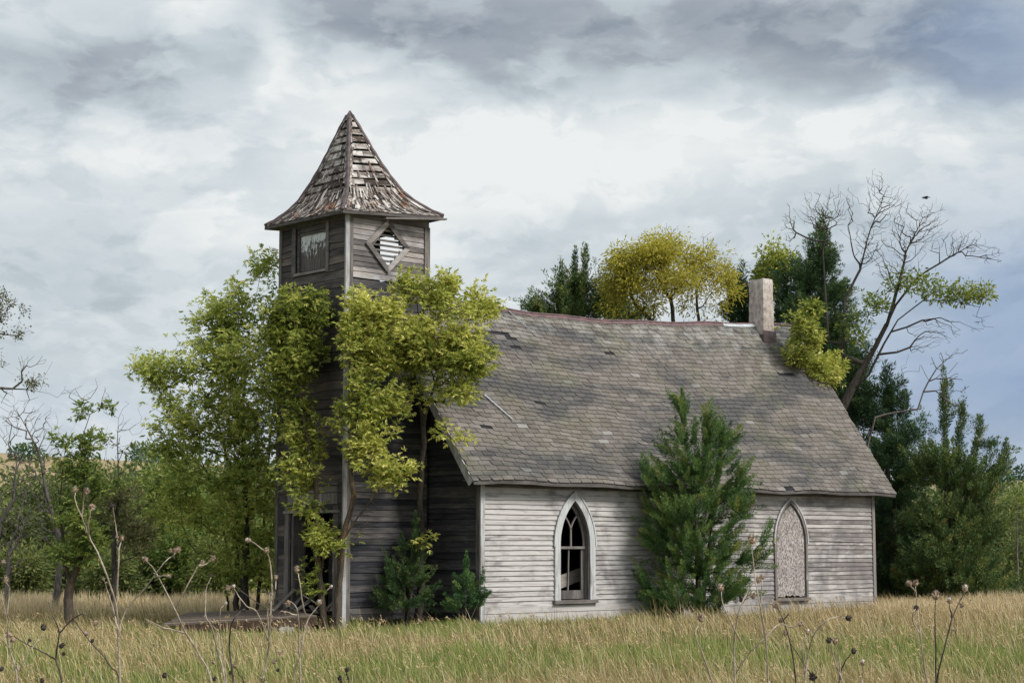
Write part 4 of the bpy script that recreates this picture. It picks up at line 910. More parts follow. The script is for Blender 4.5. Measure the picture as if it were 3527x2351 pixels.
# behind the nave
cedar('cedar_tree', 'thin-topped cedar peeking over the roof ridge, leftmost of the trees behind it', G(1310, 60), [P(1320, 612, 60), P(1288, 640, 60), P(1345, 600, 60)],
    [(1335, 660, 28, 36, 60), (1300, 690, 36, 36, 60), (1345, 720, 45, 36, 60), (1240, 715, 34, 16, 60, .5), (1280, 740, 60, 30, 60)], 170, LCB, 211, base_r=.14, per=110, size=.11, clen=.9, cr=.16)
cedar('cedar_tree', 'dark low cedar between the thin-topped cedar and the yellow willow', G(1405, 63), [P(1395, 668, 63), P(1430, 690, 63)],
    [(1400, 705, 26, 30, 63), (1440, 735, 60, 22, 63)], 60, LCD, 212, base_r=.14, per=60, size=.15, clen=.7, cr=.2)
broadleaf('willow_tree', 'rounded golden yellow willow crown above the roof ridge', [
    T(1530, 59, [(1525, 900, 59), (1500, 740, 59), (1460, 700, 59), (1440, 660, 59)]), T(1550, 59, [(1555, 800, 59), (1540, 690, 59), (1500, 620, 59)]), T(1600, 59, [(1605, 760, 59), (1600, 660, 59), (1640, 600, 59)])],
    [(1535, 572, 66, 34, 59, 1.3), (1480, 592, 46, 30, 59, 1), (1425, 596, 34, 28, 59, .8), (1400, 650, 20, 34, 59, .7, .8), (1450, 650, 50, 36, 59, 1), (1620, 592, 54, 30, 59, 1.1), (1672, 622, 30, 28, 59, .8), (1680, 668, 24, 26, 59, .7, .7), (1540, 640, 70, 34, 58.6, 1.4), (1620, 655, 50, 34, 59, 1), (1500, 695, 50, 26, 59, 1, .6), (1585, 700, 30, 24, 59, .8, .5), (1415, 705, 26, 30, 59, .7, .8), (1645, 705, 30, 24, 59, .7, .5)],
    560, LW, 'bark', 213, base_r=.14, nleaf=13, size=.14, gf=1.5, leaflets=1, extra=2, spread=.42, wr=.3, droop=.8, dead=[(1540, 530, 25, 22, 59, .4), (1620, 545, 20, 18, 59, .4), (1395, 640, 22, 26, 59, .4)], n_dead=26, bias=.08)
cedar('cedar_tree', 'dark cedar just left of the chimney behind the ridge', G(1690, 60.5), [P(1703, 640, 60.5), P(1680, 668, 60.5)],
    [(1700, 690, 26, 32, 60.5), (1680, 725, 28, 22, 60.5), (1720, 740, 30, 30, 60.5)], 70, LCD, 214, base_r=.15, per=70, size=.15, clen=.7, cr=.2)
broadleaf('hackberry_tree', 'pale green treetop showing just right of and above the chimney', [T(1790, 60, [(1788, 800, 60), (1785, 660, 60)])],
    [(1768, 585, 26, 30, 60, .8), (1800, 600, 34, 36, 60, .8), (1760, 640, 26, 40, 60, .7)], 110, LY, 'bark', 215, base_r=.14, nleaf=12, size=.15, leaflets=1, extra=2, spread=.36, bias=-.08)
cedar('cedar_tree', 'tall dark pointed cedar rising right of the chimney', G(1885, 57.5), [P(1888, 520, 57.5), P(1862, 575, 57.5)],
    [(1888, 560, 14, 30, 57.5, .4), (1888, 610, 36, 32, 57.5), (1840, 650, 46, 44, 57.5), (1900, 680, 46, 44, 57.5), (1830, 720, 55, 40, 57.5), (1920, 760, 46, 50, 57.5), (1945, 840, 46, 50, 57.5), (1880, 800, 60, 60, 57.5), (1960, 920, 40, 50, 57.3), (1900, 900, 60, 60, 57.5)],
    420, LCD, 216, base_r=.18, per=130, size=.11, clen=.75, cr=.24, bias=.1)
broadleaf('box_elder_tree', 'small yellow-green treetop hanging over the far end of the church roof', [T(1905, 54.5, [(1915, 1000, 54.5), (1900, 880, 53.5), (1850, 800, 52)])],
    [(1868, 705, 24, 22, 51.5, .4), (1835, 745, 42, 42, 51.3, .6), (1860, 770, 34, 36, 51.3, .5), (1840, 800, 50, 40, 51.4, .6), (1885, 850, 42, 34, 52, .5), (1915, 845, 26, 38, 52.5, .4), (1840, 850, 34, 20, 52, .4, .6)],
    190, LY, 'bark', 217, base_r=.08, nleaf=5, size=.13, leaflets=3, extra=2, spread=.2, bias=.05)
dtr = [T(1925, 55.5, [(1930, 945, 55.5), (1962, 880, 55.5), (2012, 795, 55.5), (2058, 700, 55.5), (2110, 635, 55.5), (2180, 590, 55.6), (2240, 560, 55.7), (2295, 572, 55.8)]),
       [P(1950, 900, 55.5), P(1995, 860, 55.3), P(2030, 790, 55.2), P(2062, 735, 55.1), P(2120, 690, 55), P(2180, 690, 55), P(2250, 705, 55)],
       [P(1900, 800, 55.8), P(1940, 690, 55.9), P(1975, 620, 56), P(1992, 550, 56), P(2010, 500, 56), P(2030, 450, 56)],
       [P(1880, 780, 56), P(1895, 660, 56.2), P(1890, 580, 56.3), P(1905, 500, 56.3)],
       [P(2040, 740, 55.4), P(2066, 650, 55.4), P(2080, 580, 55.4), P(2110, 520, 55.4), P(2130, 480, 55.4)]]
broadleaf('half_dead_tree', 'large leaning half-dead tree with bare grey boughs fanning over the right sky', dtr,
    [(2000, 690, 46, 34, 55.3, .8), (2060, 640, 46, 34, 55.3, .8, .8), (2120, 650, 46, 36, 55.3, .7), (2190, 670, 56, 30, 55.2, .7), (2255, 670, 38, 22, 55.1, .5), (1960, 740, 34, 50, 55.4, .6, .7)],
    150, LG, 'bark', 218, base_r=.19, nleaf=7, size=.14, leaflets=1, extra=2, spread=.22, bias=.06,
    dead=[(1812, 520, 20, 60, 56.4, .5), (1870, 480, 36, 50, 56.3, .6), (1930, 480, 44, 60, 56.2, .6), (2010, 420, 24, 36, 56, .5), (2040, 470, 60, 48, 56, .7), (2090, 540, 66, 60, 55.6, .7), (2140, 500, 40, 50, 55.5, .6), (2200, 560, 66, 40, 55.6, .6), (2270, 585, 40, 28, 55.7, .5), (2000, 560, 50, 60, 55.8, .7), (2060, 620, 60, 40, 55.4, .7), (2150, 760, 70, 36, 55, .5), (2100, 800, 50, 20, 55, .5, .4), (2250, 740, 36, 26, 55, .4, .5)], n_dead=1700, rt=.0045, jit=.022)
broadleaf('dead_branch_tree', 'small leafless tree with a crooked bough beside the leaning half-dead one', [T(1990, 54.2, [(1985, 1050, 54.2), (2010, 960, 54.2), (2070, 945, 54.1), (2108, 940, 54), (2120, 900, 54), (2150, 850, 54), (2200, 800, 54)]), [P(2080, 945, 54), P(2078, 890, 54), P(2068, 840, 54)]],
    [], 0, LG, 'bark_grey', 219, base_r=.055, rt=.009, dead=[(2160, 850, 50, 46, 54, .5), (2080, 850, 36, 40, 54, .5), (2190, 900, 40, 50, 54, .4), (2190, 810, 36, 30, 54, .4)], n_dead=60)
cedar('cedar_tree', 'broad dark green cedar directly behind the right end of the church', G(2040, 56.5), [P(2035, 868, 56.5), P(2075, 950, 56.5)],
    [(2020, 900, 40, 20, 56.5), (2050, 930, 30, 30, 56.5), (2010, 960, 50, 36, 56.5), (2070, 1000, 56, 40, 56.5), (2020, 1060, 70, 60, 56.5), (2080, 1090, 50, 60, 56.5), (2040, 1180, 80, 70, 56.5), (2040, 1280, 80, 70, 56.5), (2040, 1350, 75, 40, 56.5), (1960, 950, 36, 50, 56.8)],
    430, LCD, 220, base_r=.17, per=130, size=.11, clen=.7, cr=.24)
cedar('cedar_tree', 'open-topped bronze-green cedar with spiky leaders, right of the dark cedar', G(2165, 54.5), [P(2168, 888, 54.5), P(2210, 950, 54.5), P(2250, 990, 54.5), P(2312, 1042, 54.5), P(2270, 1060, 54.5)],
    [(2165, 930, 10, 34, 54.5, .3, .7), (2168, 990, 22, 36, 54.5, .4, .7), (2212, 1000, 10, 46, 54.5, .3, 1), (2252, 1030, 9, 40, 54.5, .3, 1), (2302, 1075, 10, 34, 54.5, .3, 1), (2272, 1085, 10, 24, 54.5, .3, 1), (2160, 1080, 70, 50, 54.5), (2240, 1120, 66, 44, 54.5), (2200, 1200, 110, 60, 54.4), (2180, 1290, 120, 56, 54.3), (2230, 1350, 110, 36, 54.2), (2120, 1340, 60, 40, 54.2)],
    560, LCB, 221, base_r=.14, per=130, size=.10, clen=.8, cr=.15)
# right edge scrub and slope
RW = [(2335, 1290, 70, 80, 60, LB, 'leafy green bush at the right edge beyond the grass'), (2345, 1180, 46, 60, 72, LG, 'taller pale green bush behind the right edge, under the far hill'),
      (2290, 1210, 40, 60, 66, LB, 'olive bush behind the spiky cedar at the right'), (2400, 1230, 60, 90, 64, LB, 'green bush cut by the right border of the view')]
for i, (px, py, rx_, ry_, dp, lm, lb) in enumerate(RW):
    broadleaf('bush', lb, [T(px, dp, [(px, py+ry_*.4, dp)])], [(px, py, rx_, ry_, dp), (px-rx_*.4, py+ry_*.6, rx_*.9, ry_*.7, dp), (px+rx_*.3, py+ry_, rx_, ry_*.6, dp)], 110, lm, 'bark', 300+i, base_r=.07, nleaf=16, size=.17, leaflets=1, extra=1, spread=.5, cat='bush', group='bushes along the wood edge', minr=.006)
broadleaf('bare_shrub', 'pale leafless shrub among the green bushes at the right edge', [T(2335, 58, [(2335, 1200, 58), (2338, 1140, 58)])], [], 0, LG, 'bark_grey', 310, base_r=.05, dead=[(2335, 1150, 30, 50, 58, .6), (2345, 1230, 30, 50, 58, .6)], n_dead=60, cat='shrub')

# ---------------------------------------------------------------- left side
broadleaf('box_elder_tree', 'slim box elder with orange lichened forked trunk in the grass at the left', [
    T(162, 40.6, [(160, 1340, 40.6), (148, 1270, 40.6), (138, 1190, 40.6), (142, 1110, 40.6), (150, 1050, 40.6), (158, 1000, 40.6)]), [P(163, 1345, 40.6), P(184, 1290, 40.6), P(188, 1200, 40.6), P(192, 1100, 40.6), P(190, 1000, 40.6), P(205, 950, 40.6)]],
    [(185, 935, 30, 34, 40.6, .5, .8), (238, 935, 22, 16, 40.6, .3, .6), (150, 1010, 36, 26, 40.6, .5), (205, 1015, 38, 30, 40.6, .5), (190, 1080, 60, 40, 40.6, .6), (170, 1180, 50, 46, 40.5, .6), (150, 1270, 50, 46, 40.5, .6), (200, 1250, 40, 50, 40.5, .5), (240, 1110, 50, 30, 41, .5, .8)],
    190, LG, 'bark_lichen', 401, base_r=.12, nleaf=4, size=.12, dead=[(200, 900, 60, 36, 40.6, .5), (130, 1080, 30, 60, 40.7, .4)], n_dead=46)
broadleaf('box_elder_tree', 'thin half-bare box elder between the lichened trunk and the tall green tree', [
    T(268, 48, [(262, 1250, 48), (272, 1150, 48), (268, 1060, 48), (272, 960, 48)]), [P(272, 1150, 48), P(250, 1080, 48), P(240, 1010, 48)]],
    [(270, 1030, 40, 36, 48, .6), (300, 1130, 60, 46, 48, .8), (250, 1170, 50, 50, 48, .8), (310, 1220, 50, 60, 48, .8)], 120, LS, 'bark', 402, base_r=.09, nleaf=5, size=.11, leaflets=3,
    dead=[(290, 980, 50, 60, 48, .5), (320, 1040, 40, 36, 48, .5), (245, 950, 20, 50, 48, .4)], n_dead=60)
broadleaf('dead_tree', 'tangled leafless grey thicket tree at the far left', [
    T(130, 46, [(140, 1260, 46), (110, 1140, 46), (80, 1080, 46), (40, 1055, 46), (10, 1040, 46)]), [P(110, 1150, 46), P(90, 1040, 46), P(60, 980, 46), P(30, 930, 46)], T(20, 45, [(20, 1250, 45), (60, 1180, 45), (110, 1150, 45)]), T(-30, 46, [(0, 1200, 46), (30, 1150, 46), (40, 1050, 46)])],
    [], 0, LG, 'bark_grey', 403, base_r=.10, dead=[(30, 960, 60, 60, 46, .7), (100, 980, 46, 60, 46, .6), (60, 1060, 80, 50, 46, .8), (60, 1130, 90, 60, 46, .9), (60, 1210, 100, 60, 45.6, .9), (20, 1290, 60, 40, 45, .6)], n_dead=750, rt=.005, jit=.025)
broadleaf('elm_tree', 'sparse small-leaved boughs reaching in from the left edge against the sky', [
    T(-230, 44, [(-220, 1150, 44), (-150, 1000, 44), (-60, 900, 44), (0, 892, 44), (60, 895, 44), (115, 905, 44)]), [P(-150, 1000, 44), P(-90, 880, 44), P(-20, 830, 44), P(30, 860, 44)], [P(-100, 900, 44), P(-60, 790, 44), P(0, 740, 44)]],
    [(25, 715, 45, 40, 44, .7), (-10, 690, 30, 40, 44, .6), (30, 760, 46, 26, 44, .6), (10, 830, 36, 22, 44, .5, .7), (80, 875, 44, 20, 44, .5), (120, 872, 12, 12, 44, .3, .5), (-100, 800, 90, 120, 44, 1.5, .5)],
    210, LS, 'bark_grey', 404, base_r=.18, nleaf=9, size=.065, leaflets=1, extra=2, spread=.13, dead=[(60, 830, 60, 30, 44, .5), (150, 900, 30, 16, 44, .3), (30, 910, 60, 20, 44, .4)], n_dead=60, wr=.5)
# bushes and small trees of the wood behind, each its own crown
WB = [(20, 1215, 60, 50, 57, LB), (95, 1150, 66, 70, 60, LB), (175, 1120, 60, 60, 66, LB), (240, 1140, 66, 70, 58, LB), (262, 1300, 50, 60, 52.5, LB), (330, 1150, 62, 90, 62, LG), (345, 1300, 60, 56, 54, LB),
      (400, 1110, 66, 60, 60, LG), (430, 1240, 66, 66, 54, LG), (480, 1170, 60, 90, 63, LG), (500, 1300, 56, 60, 52, LB), (570, 1160, 60, 80, 66, LB), (610, 1260, 50, 70, 55, LG), (50, 1300, 60, 46, 53, LB), (130, 1290, 56, 50, 55, LB), (-40, 1230, 60, 90, 58, LB),
      (395, 1310, 40, 50, 58, LB), (200, 1300, 46, 50, 60, LB)]
WL = ['olive bush behind the dead thicket at the left edge', 'rounded bush behind the dead thicket', 'far dull green tree above the lichened trunk', 'leafy bush right of the lichened box elder trunk', 'bronze-green low bush in front of the wood, nearest the left thistles',
      'tall bright bush left of the big box elder', 'mid green bush below the tall bright bush', 'bright green tree under the big box elder\'s left boughs', 'fresh green bush at mid height left of the dark stems', 'upright bright tree behind the dark stems', 'low green bush at the foot of the dark stems',
      'distant tree between the dark stems and the tower', 'green bush against the left edge of the tower', 'low bush at the far left behind the straw grass', 'low bush left of the lichened trunk', 'bush cut by the left border of the view', 'shaded low bush in the gap of the wood', 'shaded bush right behind the lichened trunk']
for i, ((px, py, rx_, ry_, dp, lm), lb) in enumerate(zip(WB, WL)):
    broadleaf('bush', lb, [T(px, dp, [(px+8, py+ry_*.5, dp), (px, py, dp)])], [(px, py, rx_, ry_, dp), (px-rx_*.5, py+ry_*.7, rx_*.8, ry_*.7, dp), (px+rx_*.5, py+ry_*.8, rx_*.8, ry_*.7, dp), (px, py+ry_*1.3, rx_, ry_*.6, dp)], 130, lm, 'bark', 320+i, base_r=.07,
              nleaf=16, size=.17, leaflets=1, extra=1, spread=.5, cat='bush', group='bushes along the wood edge', minr=.006, bias=[0, .06, -.05][i % 3])
# the far wood as one mass
r_ = np.random.default_rng(77); n = 260; a_ = np.concatenate([r_.uniform(-.32, -.09, n*2//3), r_.uniform(.18, .34, n//3)]); n = len(a_); dp = r_.uniform(72, 125, n); cx_ = CAM[0]+dp*math.cos(AZ)+dp*np.tan(a_)*math.sin(AZ); cy_ = CAM[1]+dp*math.sin(AZ)-dp*np.tan(a_)*math.cos(AZ)
Rr = r_.uniform(2.0, 3.6, n); cz_ = hgt(cx_, cy_)+Rr*.9+r_.uniform(0, 1, n)*np.where(a_ < 0, 3.4, 1.6)
K = 900; rep = np.repeat(np.arange(n), K); u = unit(r_.normal(0, 1, (n*K, 3))); u[:, 2] = np.where(u[:, 2] < -.5, -u[:, 2], u[:, 2]); pos = np.stack([cx_, cy_, cz_], -1)[rep]+u*(Rr[rep]*(r_.random(n*K)**.33)*(1+.22*np.sin(u[:, 0]*7+rep)*np.cos(u[:, 2]*9+rep*2)))[:, None]*np.array([1, 1, 1.1])
L = r_.uniform(.2, .4, n*K); cl = np.clip(r_.normal(.45, .16, n), 0, 1)[rep]+r_.normal(0, .16, n*K)
fw = leafmesh('woodland', pos, unit(u+r_.normal(0, .8, (n*K, 3))), L, L*.55, cl, LB, None, r_); tag(fw, 'far green wood filling the hollow below the hills', 'woodland', kind='stuff')
# scattered hillside shrubs
for i, (px, py, dp) in enumerate([(2338, 1165, 210), (2300, 1120, 240), (2348, 1098, 300), (60, 1062, 260), (330, 1058, 290), (375, 1056, 295)]):
    p = P(px, py, dp); p[2] = hgt(p[0], p[1]); n = 500; u = unit(r_.normal(0, 1, (n, 3))); s_ = np.array([2.6, 2.6, 1.5]); ob = thing('hill_shrub', ['dark shrub low on the right hillside', 'small shrub on the right hill behind the spiky cedar', 'shrub on the skyline of the right hill', 'shrub on the left hill above the dead thicket', 'shrub on the left skyline right of the thin half-bare tree', 'rightmost shrub on the left skyline'][i], 'shrub', p, 'shrubs on the far hills')
    leafmesh('crown', p+np.array([0, 0, 1.1])+u*s_*(r_.random((n, 1))**.4), unit(u+r_.normal(0, .6, (n, 3))), r_.uniform(.4, .7, n), r_.uniform(.25, .4, n), np.clip(r_.normal(.35, .15, n), 0, 1), LCD, ob, r_)

# ================================================================ DECK, DEBRIS
def drop(p): return np.array([p[0], p[1], float(hgt(p[0], p[1]))])
BLc, BRc, FRc, FLc = P(431, 1408, 41.0), P(648, 1400, 40.4), P(728, 1416, 38.4), P(377, 1436, 39.0)
dk = thing('wooden_deck', 'low sagging plank deck in the grass before the tower doorway', 'deck', drop((BLc+FRc)/2))
mb = MB(); nb = 9
for i in range(nb):
    a, b = i/nb, (i+1)/nb-.012; s_ = rng.normal(0, .006); pts = [FLc+(BLc-FLc)*a, FRc+(BRc-FRc)*a, FRc+(BRc-FRc)*b, FLc+(BLc-FLc)*b]; e0 = rng.uniform(-.06, .06); pts[0] = pts[0]+(pts[0]-pts[1])*e0*.3; pts[3] = pts[3]+(pts[3]-pts[2])*e0*.3
    mb.slab([p+(0, 0, s_) for p in pts], np.array([0, 0, .035]))
M['deck'] = wood('deck_wood', 0, [(0, (.05, .038, .032)), (.5, (.16, .125, .10)), (1, (.30, .25, .21))], .3)
mb.build('deck_planks', M['deck'], dk)
mb = MB(); dn_ = unit((FLc-BLc)[None])[0]
mb.beam(FLc+(FRc-FLc)*.12+(0, 0, -.09), FRc+(0, 0, -.09), .06, .16, rnd=.2); mb.build('edge_beam', wood('rust_beam', 0, [(0, (.04, .026, .02)), (.5, (.12, .075, .055)), (1, (.24, .16, .12))], .3), dk)
for q in (.72, .93): mb = MB(); p = FLc+(FRc-FLc)*q+(0, 0, -.17); mb.box(p+(-.09, -.09, -.35), p+(.09, .09, 0), .6); mb.build('post', M['deck'], dk)
bl = MB(); p = FLc+(FRc-FLc)*.80+(0, 0, -.17); bl.beam(p+(-.16, -.2, -.16), p+(.2, .12, -.16), .25, .3); o_ = bl.build('concrete_block', metalish('concrete', (.34, .36, .38), (.5, .52, .54), .9), None, loc=p); tag(o_, 'pale concrete block under the front edge of the plank deck', 'block')
for i in range(16):
    p = np.array([rng.uniform(-3.3, -2.1), rng.uniform(2.15, 3.6), rng.uniform(.03, .10)]); a = rng.uniform(0, math.pi); e = rng.uniform(-.1, .65); L = rng.uniform(.5, 1.2)
    q = p+np.array([math.cos(a)*math.cos(e), math.sin(a)*math.cos(e)*.6, abs(math.sin(e))])*L; mb = MB(); mb.beam(p, q, rng.uniform(.05, .13), .022); o_ = mb.build('broken_board', M['plank'] if i % 3 else M['deck'], None, loc=p)
    tag(o_, 'broken board in the heap lying inside the tower doorway', 'board', 'broken boards heaped in the doorway')
# two bare poles leaning near the doorway bush are left to the trees

# ================================================================ THISTLES
M['stem_pale'] = metalish('dry_stem_pale', (.22, .175, .135), (.50, .42, .34), .9, 30)
M['stem_dark'] = metalish('dry_stem_dark', (.045, .035, .032), (.13, .10, .085), .9, 30)
M['head_tan'] = metalish('seed_head_tan', (.14, .09, .06), (.46, .34, .25), .95, 60)
M['head_dark'] = metalish('seed_head_dark', (.02, .017, .018), (.08, .065, .06), .95, 60)
M['fluff'] = metalish('seed_fluff', (.45, .41, .38), (.72, .69, .66), .95, 40)
def thistle(label, dep, stems, heads, dark=False):
    """stems: polylines in photograph pixels, the first starting at the plant's root; heads: (px, py, r px, kind, (lean x, y))"""
    s0 = stems[0][0]; g = P(s0[0], s0[1], dep); gx_ = P(s0[0]+(s0[0]-stems[0][1][0])*.4, s0[1]+200, dep); gz = hgt(gx_[0], gx_[1]); root = np.array([gx_[0], gx_[1], float(gz)])
    o_ = thing('dry_thistle', label, 'thistle', root, 'dry thistles in the foreground'); r_ = np.random.default_rng(int(s0[0])); mb = MB()
    for k, s_ in enumerate(stems):
        pts = [P(x, y, dep+.05*math.sin(i*1.7+k)*(i > 0 if k == 0 else 1)) for i, (x, y) in enumerate(s_)]
        if k == 0: pts = [root]+pts
        elif s_[0][1] > 1560 : q = pts[0].copy(); q[2] = float(hgt(q[0], q[1])); pts = [root+(q-root)*.5]+pts
        pts = np.array(pts); fine = []
        for i in range(len(pts)-1):   # Catmull-Rom
            p0, p1, p2, p3 = pts[max(i-1, 0)], pts[i], pts[i+1], pts[min(i+2, len(pts)-1)]
            for u in np.linspace(0, 1, 5)[:-1]: fine.append(.5*((2*p1)+(-p0+p2)*u+(2*p0-5*p1+4*p2-p3)*u*u+(-p0+3*p1-3*p2+p3)*u**3))
        fine.append(pts[-1]); fine = np.array(fine); fine[1:-1] += r_.normal(0, .0012, (len(fine)-2, 3))
        ra = np.linspace(.0072 if k == 0 else .0048, .0024, len(fine))*(dep/10.5)*(1+.12*r_.random(len(fine)))
        mb.tube(fine, ra, 6, r_.random())
        for q in range(1, len(fine)-1, 3):   # withered leaf stubs
            if r_.random() < .3: d_ = unit(r_.normal(0, 1, (1, 3)))[0]; mb.tube([fine[q], fine[q]+d_*.012, fine[q]+d_*.018+(0, 0, -.012)], [.003, .002, .0008], 4)
    mb.build('stem', M['stem_dark' if dark else 'stem_pale'], o_, smooth=True)
    for (px, py, rp, kd, ln) in heads:
        c = P(px, py, dep); R_ = rp*dep/FOC*1.12; ax = unit((Rt*ln[0]+np.array([0, 0, 1.])*ln[1])[None])[0]; mb = MB(); mf = MB()
        mb.ball(c-ax*R_*.15, R_*.62, 9, 7, jit=.18)
        for q in range(46):   # dry bracts
            d_ = unit((r_.normal(0, 1, (1, 3))+ax*.25))[0]; sd_ = unit(np.cross(d_, r_.normal(0, 1, 3))[None])[0]; b_ = c+d_*R_*.5; e_ = c+d_*R_*r_.uniform(.85, 1.15)+ax*R_*r_.uniform(-.1, .35)
            mb.add([b_-sd_*R_*.13, b_+sd_*R_*.13, e_], [(0, 1, 2)])
        hd = mb.build('seed_head', M['head_dark' if kd == 'd' else 'head_tan'], o_)
        if kd in 'wt':
            nf = 60 if kd == 'w' else 24
            if kd == 'w': mf.ball(c+ax*R_*.35, R_*.52, 8, 6, jit=.2)
            for q in range(nf):
                d_ = unit((r_.normal(0, .8, (1, 3))+ax*1.3))[0]; sd_ = unit(np.cross(d_, r_.normal(0, 1, 3))[None])[0]; b_ = c+ax*R_*.25+d_*R_*.2; e_ = c+ax*R_*.2+d_*R_*r_.uniform(.7, .95); mf.add([b_-sd_*R_*.07, b_+sd_*R_*.07, e_], [(0, 1, 2)])
            mf.build('fluff', M['fluff'], hd)
    return o_
u_ = (0, 1)
thistle('tall pale two-branched dry thistle left of centre-left, tallest in the view', 10, [
    [(275, 1600), (271, 1466), (266, 1386), (238, 1303), (220, 1259), (204, 1230), (188, 1188), (174, 1153), (173, 1130)], [(188, 1188), (191, 1153), (199, 1132)], [(204, 1230), (203, 1200), (210, 1168)],
    [(266, 1386), (273, 1291), (271, 1252), (265, 1204), (260, 1166)], [(272, 1275), (276, 1250), (280, 1240)], [(271, 1447), (262, 1405), (246, 1354), (239, 1332)], [(273, 1460), (287, 1405), (335, 1348), (377, 1291), (396, 1276), (405, 1267)]],
    [(173, 1124, 8, 't', u_), (200, 1128, 8, 't', u_), (211, 1163, 8.5, 't', (.3, -.5)), (257, 1161, 8, 'd', u_), (280, 1236, 7, 't', u_), (275, 1251, 7, 'd', (.5, .2)), (269, 1233, 5, 't', u_), (407, 1263, 9, 't', (.6, .6)), (393, 1265, 6, 't', (-.3, 1)), (238, 1330, 4, 't', u_)])
thistle('dark forked thistle with a bowed arm beside the lichened tree trunk', 10.5, [
    [(144, 1600), (129, 1514), (136, 1453), (122, 1415), (112, 1383)], [(136, 1453), (166, 1421), (192, 1410), (217, 1424)], [(129, 1514), (96, 1495), (60, 1478), (32, 1460)], [(272, 1600), (249, 1524), (204, 1469), (172, 1425), (166, 1418)], [(62, 1478), (67, 1473)]],
    [(220, 1431, 8, 't', (.3, -1)), (21, 1457, 9, 't', (-1, .2)), (29, 1469, 8, 't', (-.6, -.6)), (68, 1470, 5, 'd', u_), (200, 1455, 5.5, 'w', (-.5, .8)), (212, 1471, 5, 'd', u_), (142, 1482, 8, 'd', (.5, .5)), (146, 1500, 6, 'd', (0, -1))], True)
thistle('grey thistle leaning at the left edge with a shaggy dark head', 9.5, [
    [(42, 1600), (22, 1489), (15, 1418), (3, 1370)], [(16, 1418), (21, 1354), (14, 1338)], [(38, 1570), (44, 1540), (73, 1489), (96, 1456)], [(22, 1489), (0, 1462)]],
    [(14, 1332, 8, 't', u_), (100, 1440, 9, 'd', (-.2, 1)), (8, 1290, 6, 't', u_), (3, 1535, 7, 'd', u_), (97, 1562, 7, 'd', u_)])
thistle('long thin leaning thistle with four branching heads before the wood', 10.3, [
    [(490, 1600), (460, 1508), (425, 1450), (402, 1399), (370, 1338), (354, 1307), (337, 1288)], [(425, 1452), (377, 1441), (335, 1421)], [(362, 1324), (375, 1322), (384, 1322)], [(402, 1399), (425, 1354), (453, 1303), (463, 1294)], [(456, 1299), (470, 1296), (487, 1286)]],
    [(334, 1284, 8, 't', (-.6, .6)), (387, 1322, 6, 't', (1, 0)), (466, 1292, 7, 't', u_), (489, 1283, 8, 't', (.6, .8)), (378, 1550, 8, 'd', u_)])
thistle('slender thistle with two bare curling stalks left of the deck', 10.8, [
    [(520, 1600), (498, 1489), (486, 1440), (473, 1412), (473, 1354), (485, 1325)], [(522, 1600), (508, 1466), (505, 1405), (514, 1390)]],
    [(487, 1321, 6, 'd', u_), (517, 1386, 5.5, 'w', (.5, .6)), (490, 1520, 6, 't', (-.4, .6)), (492, 1558, 6, 'd', u_)])
thistle('small dark thistle with a hooked top in front of the deck', 10.6, [
    [(537, 1600), (527, 1492), (530, 1441), (543, 1412), (556, 1403)], [(560, 1600), (550, 1550), (540, 1530)]],
    [(560, 1401, 6, 'd', (1, 0)), (524, 1351, 8, 't', u_), (536, 1347, 6, 'w', (.4, .8)), (539, 1528, 7, 't', u_), (529, 1545, 5, 'd', u_)], True)
thistle('ivory bent thistle stalk overlapping the left side of the doorway', 10.1, [
    [(602, 1600), (612, 1520), (618, 1467), (622, 1400), (624, 1323), (616, 1275), (597, 1256), (576, 1242)], [(617, 1450), (614, 1400), (617, 1372), (622, 1360)], [(616, 1470), (590, 1405), (565, 1390), (538, 1352)], [(620, 1400), (632, 1360), (634, 1332)]],
    [(571, 1240, 7, 'w', (-.8, .3)), (613, 1264, 8, 't', u_), (634, 1326, 6, 't', u_), (604, 1560, 7, 't', u_), (629, 1518, 7, 't', (.4, 1))])
thistle('white hooked thistle stalk before the deck with a drooping brown head', 10, [
    [(690, 1600), (687, 1467), (685, 1413), (680, 1393), (667, 1380)], [(685, 1414), (665, 1407), (648, 1403), (640, 1409)], [(705, 1420), (695, 1385), (688, 1335), (684, 1316)], [(672, 1600), (690, 1500), (706, 1425), (736, 1386), (745, 1363), (756, 1350)]],
    [(661, 1384, 8, 't', (-.5, -.8)), (682, 1307, 8, 't', u_), (760, 1347, 5, 'w', (.6, .6)), (734, 1383, 7, 'w', (-.2, 1)), (643, 1499, 5.5, 't', u_), (638, 1538, 5, 'd', u_)])
thistle('low dark-headed thistle pair in the grass below the tower', 9.6, [[(786, 1600), (782, 1575), (780, 1560)], [(800, 1600), (798, 1560), (797, 1542)]], [(780, 1556, 7, 'd', u_), (797, 1537, 7, 'd', u_)], True)
thistle('single shaggy thistle in front of the cedar by the wall', 10.4, [[(1655, 1620), (1637, 1566), (1613, 1500), (1597, 1455), (1608, 1430)]], [(1610, 1419, 10, 't', u_)])
thistle('branched pale thistle with three heads in front of the boarded window wall', 10.2, [
    [(1689, 1610), (1686, 1510), (1689, 1448), (1703, 1389), (1725, 1345), (1736, 1336)], [(1703, 1389), (1712, 1376), (1722, 1371)], [(1690, 1545), (1720, 1500), (1759, 1462), (1790, 1433), (1815, 1439), (1832, 1436)], [(1700, 1470), (1682, 1434), (1660, 1385), (1657, 1358)]],
    [(1741, 1331, 9, 't', (0, .6)), (1702, 1376, 7, 'd', u_), (1729, 1366, 9.5, 'w', (.4, .8)), (1838, 1432, 8, 't', (.8, .4)), (1656, 1350, 10, 't', u_)])
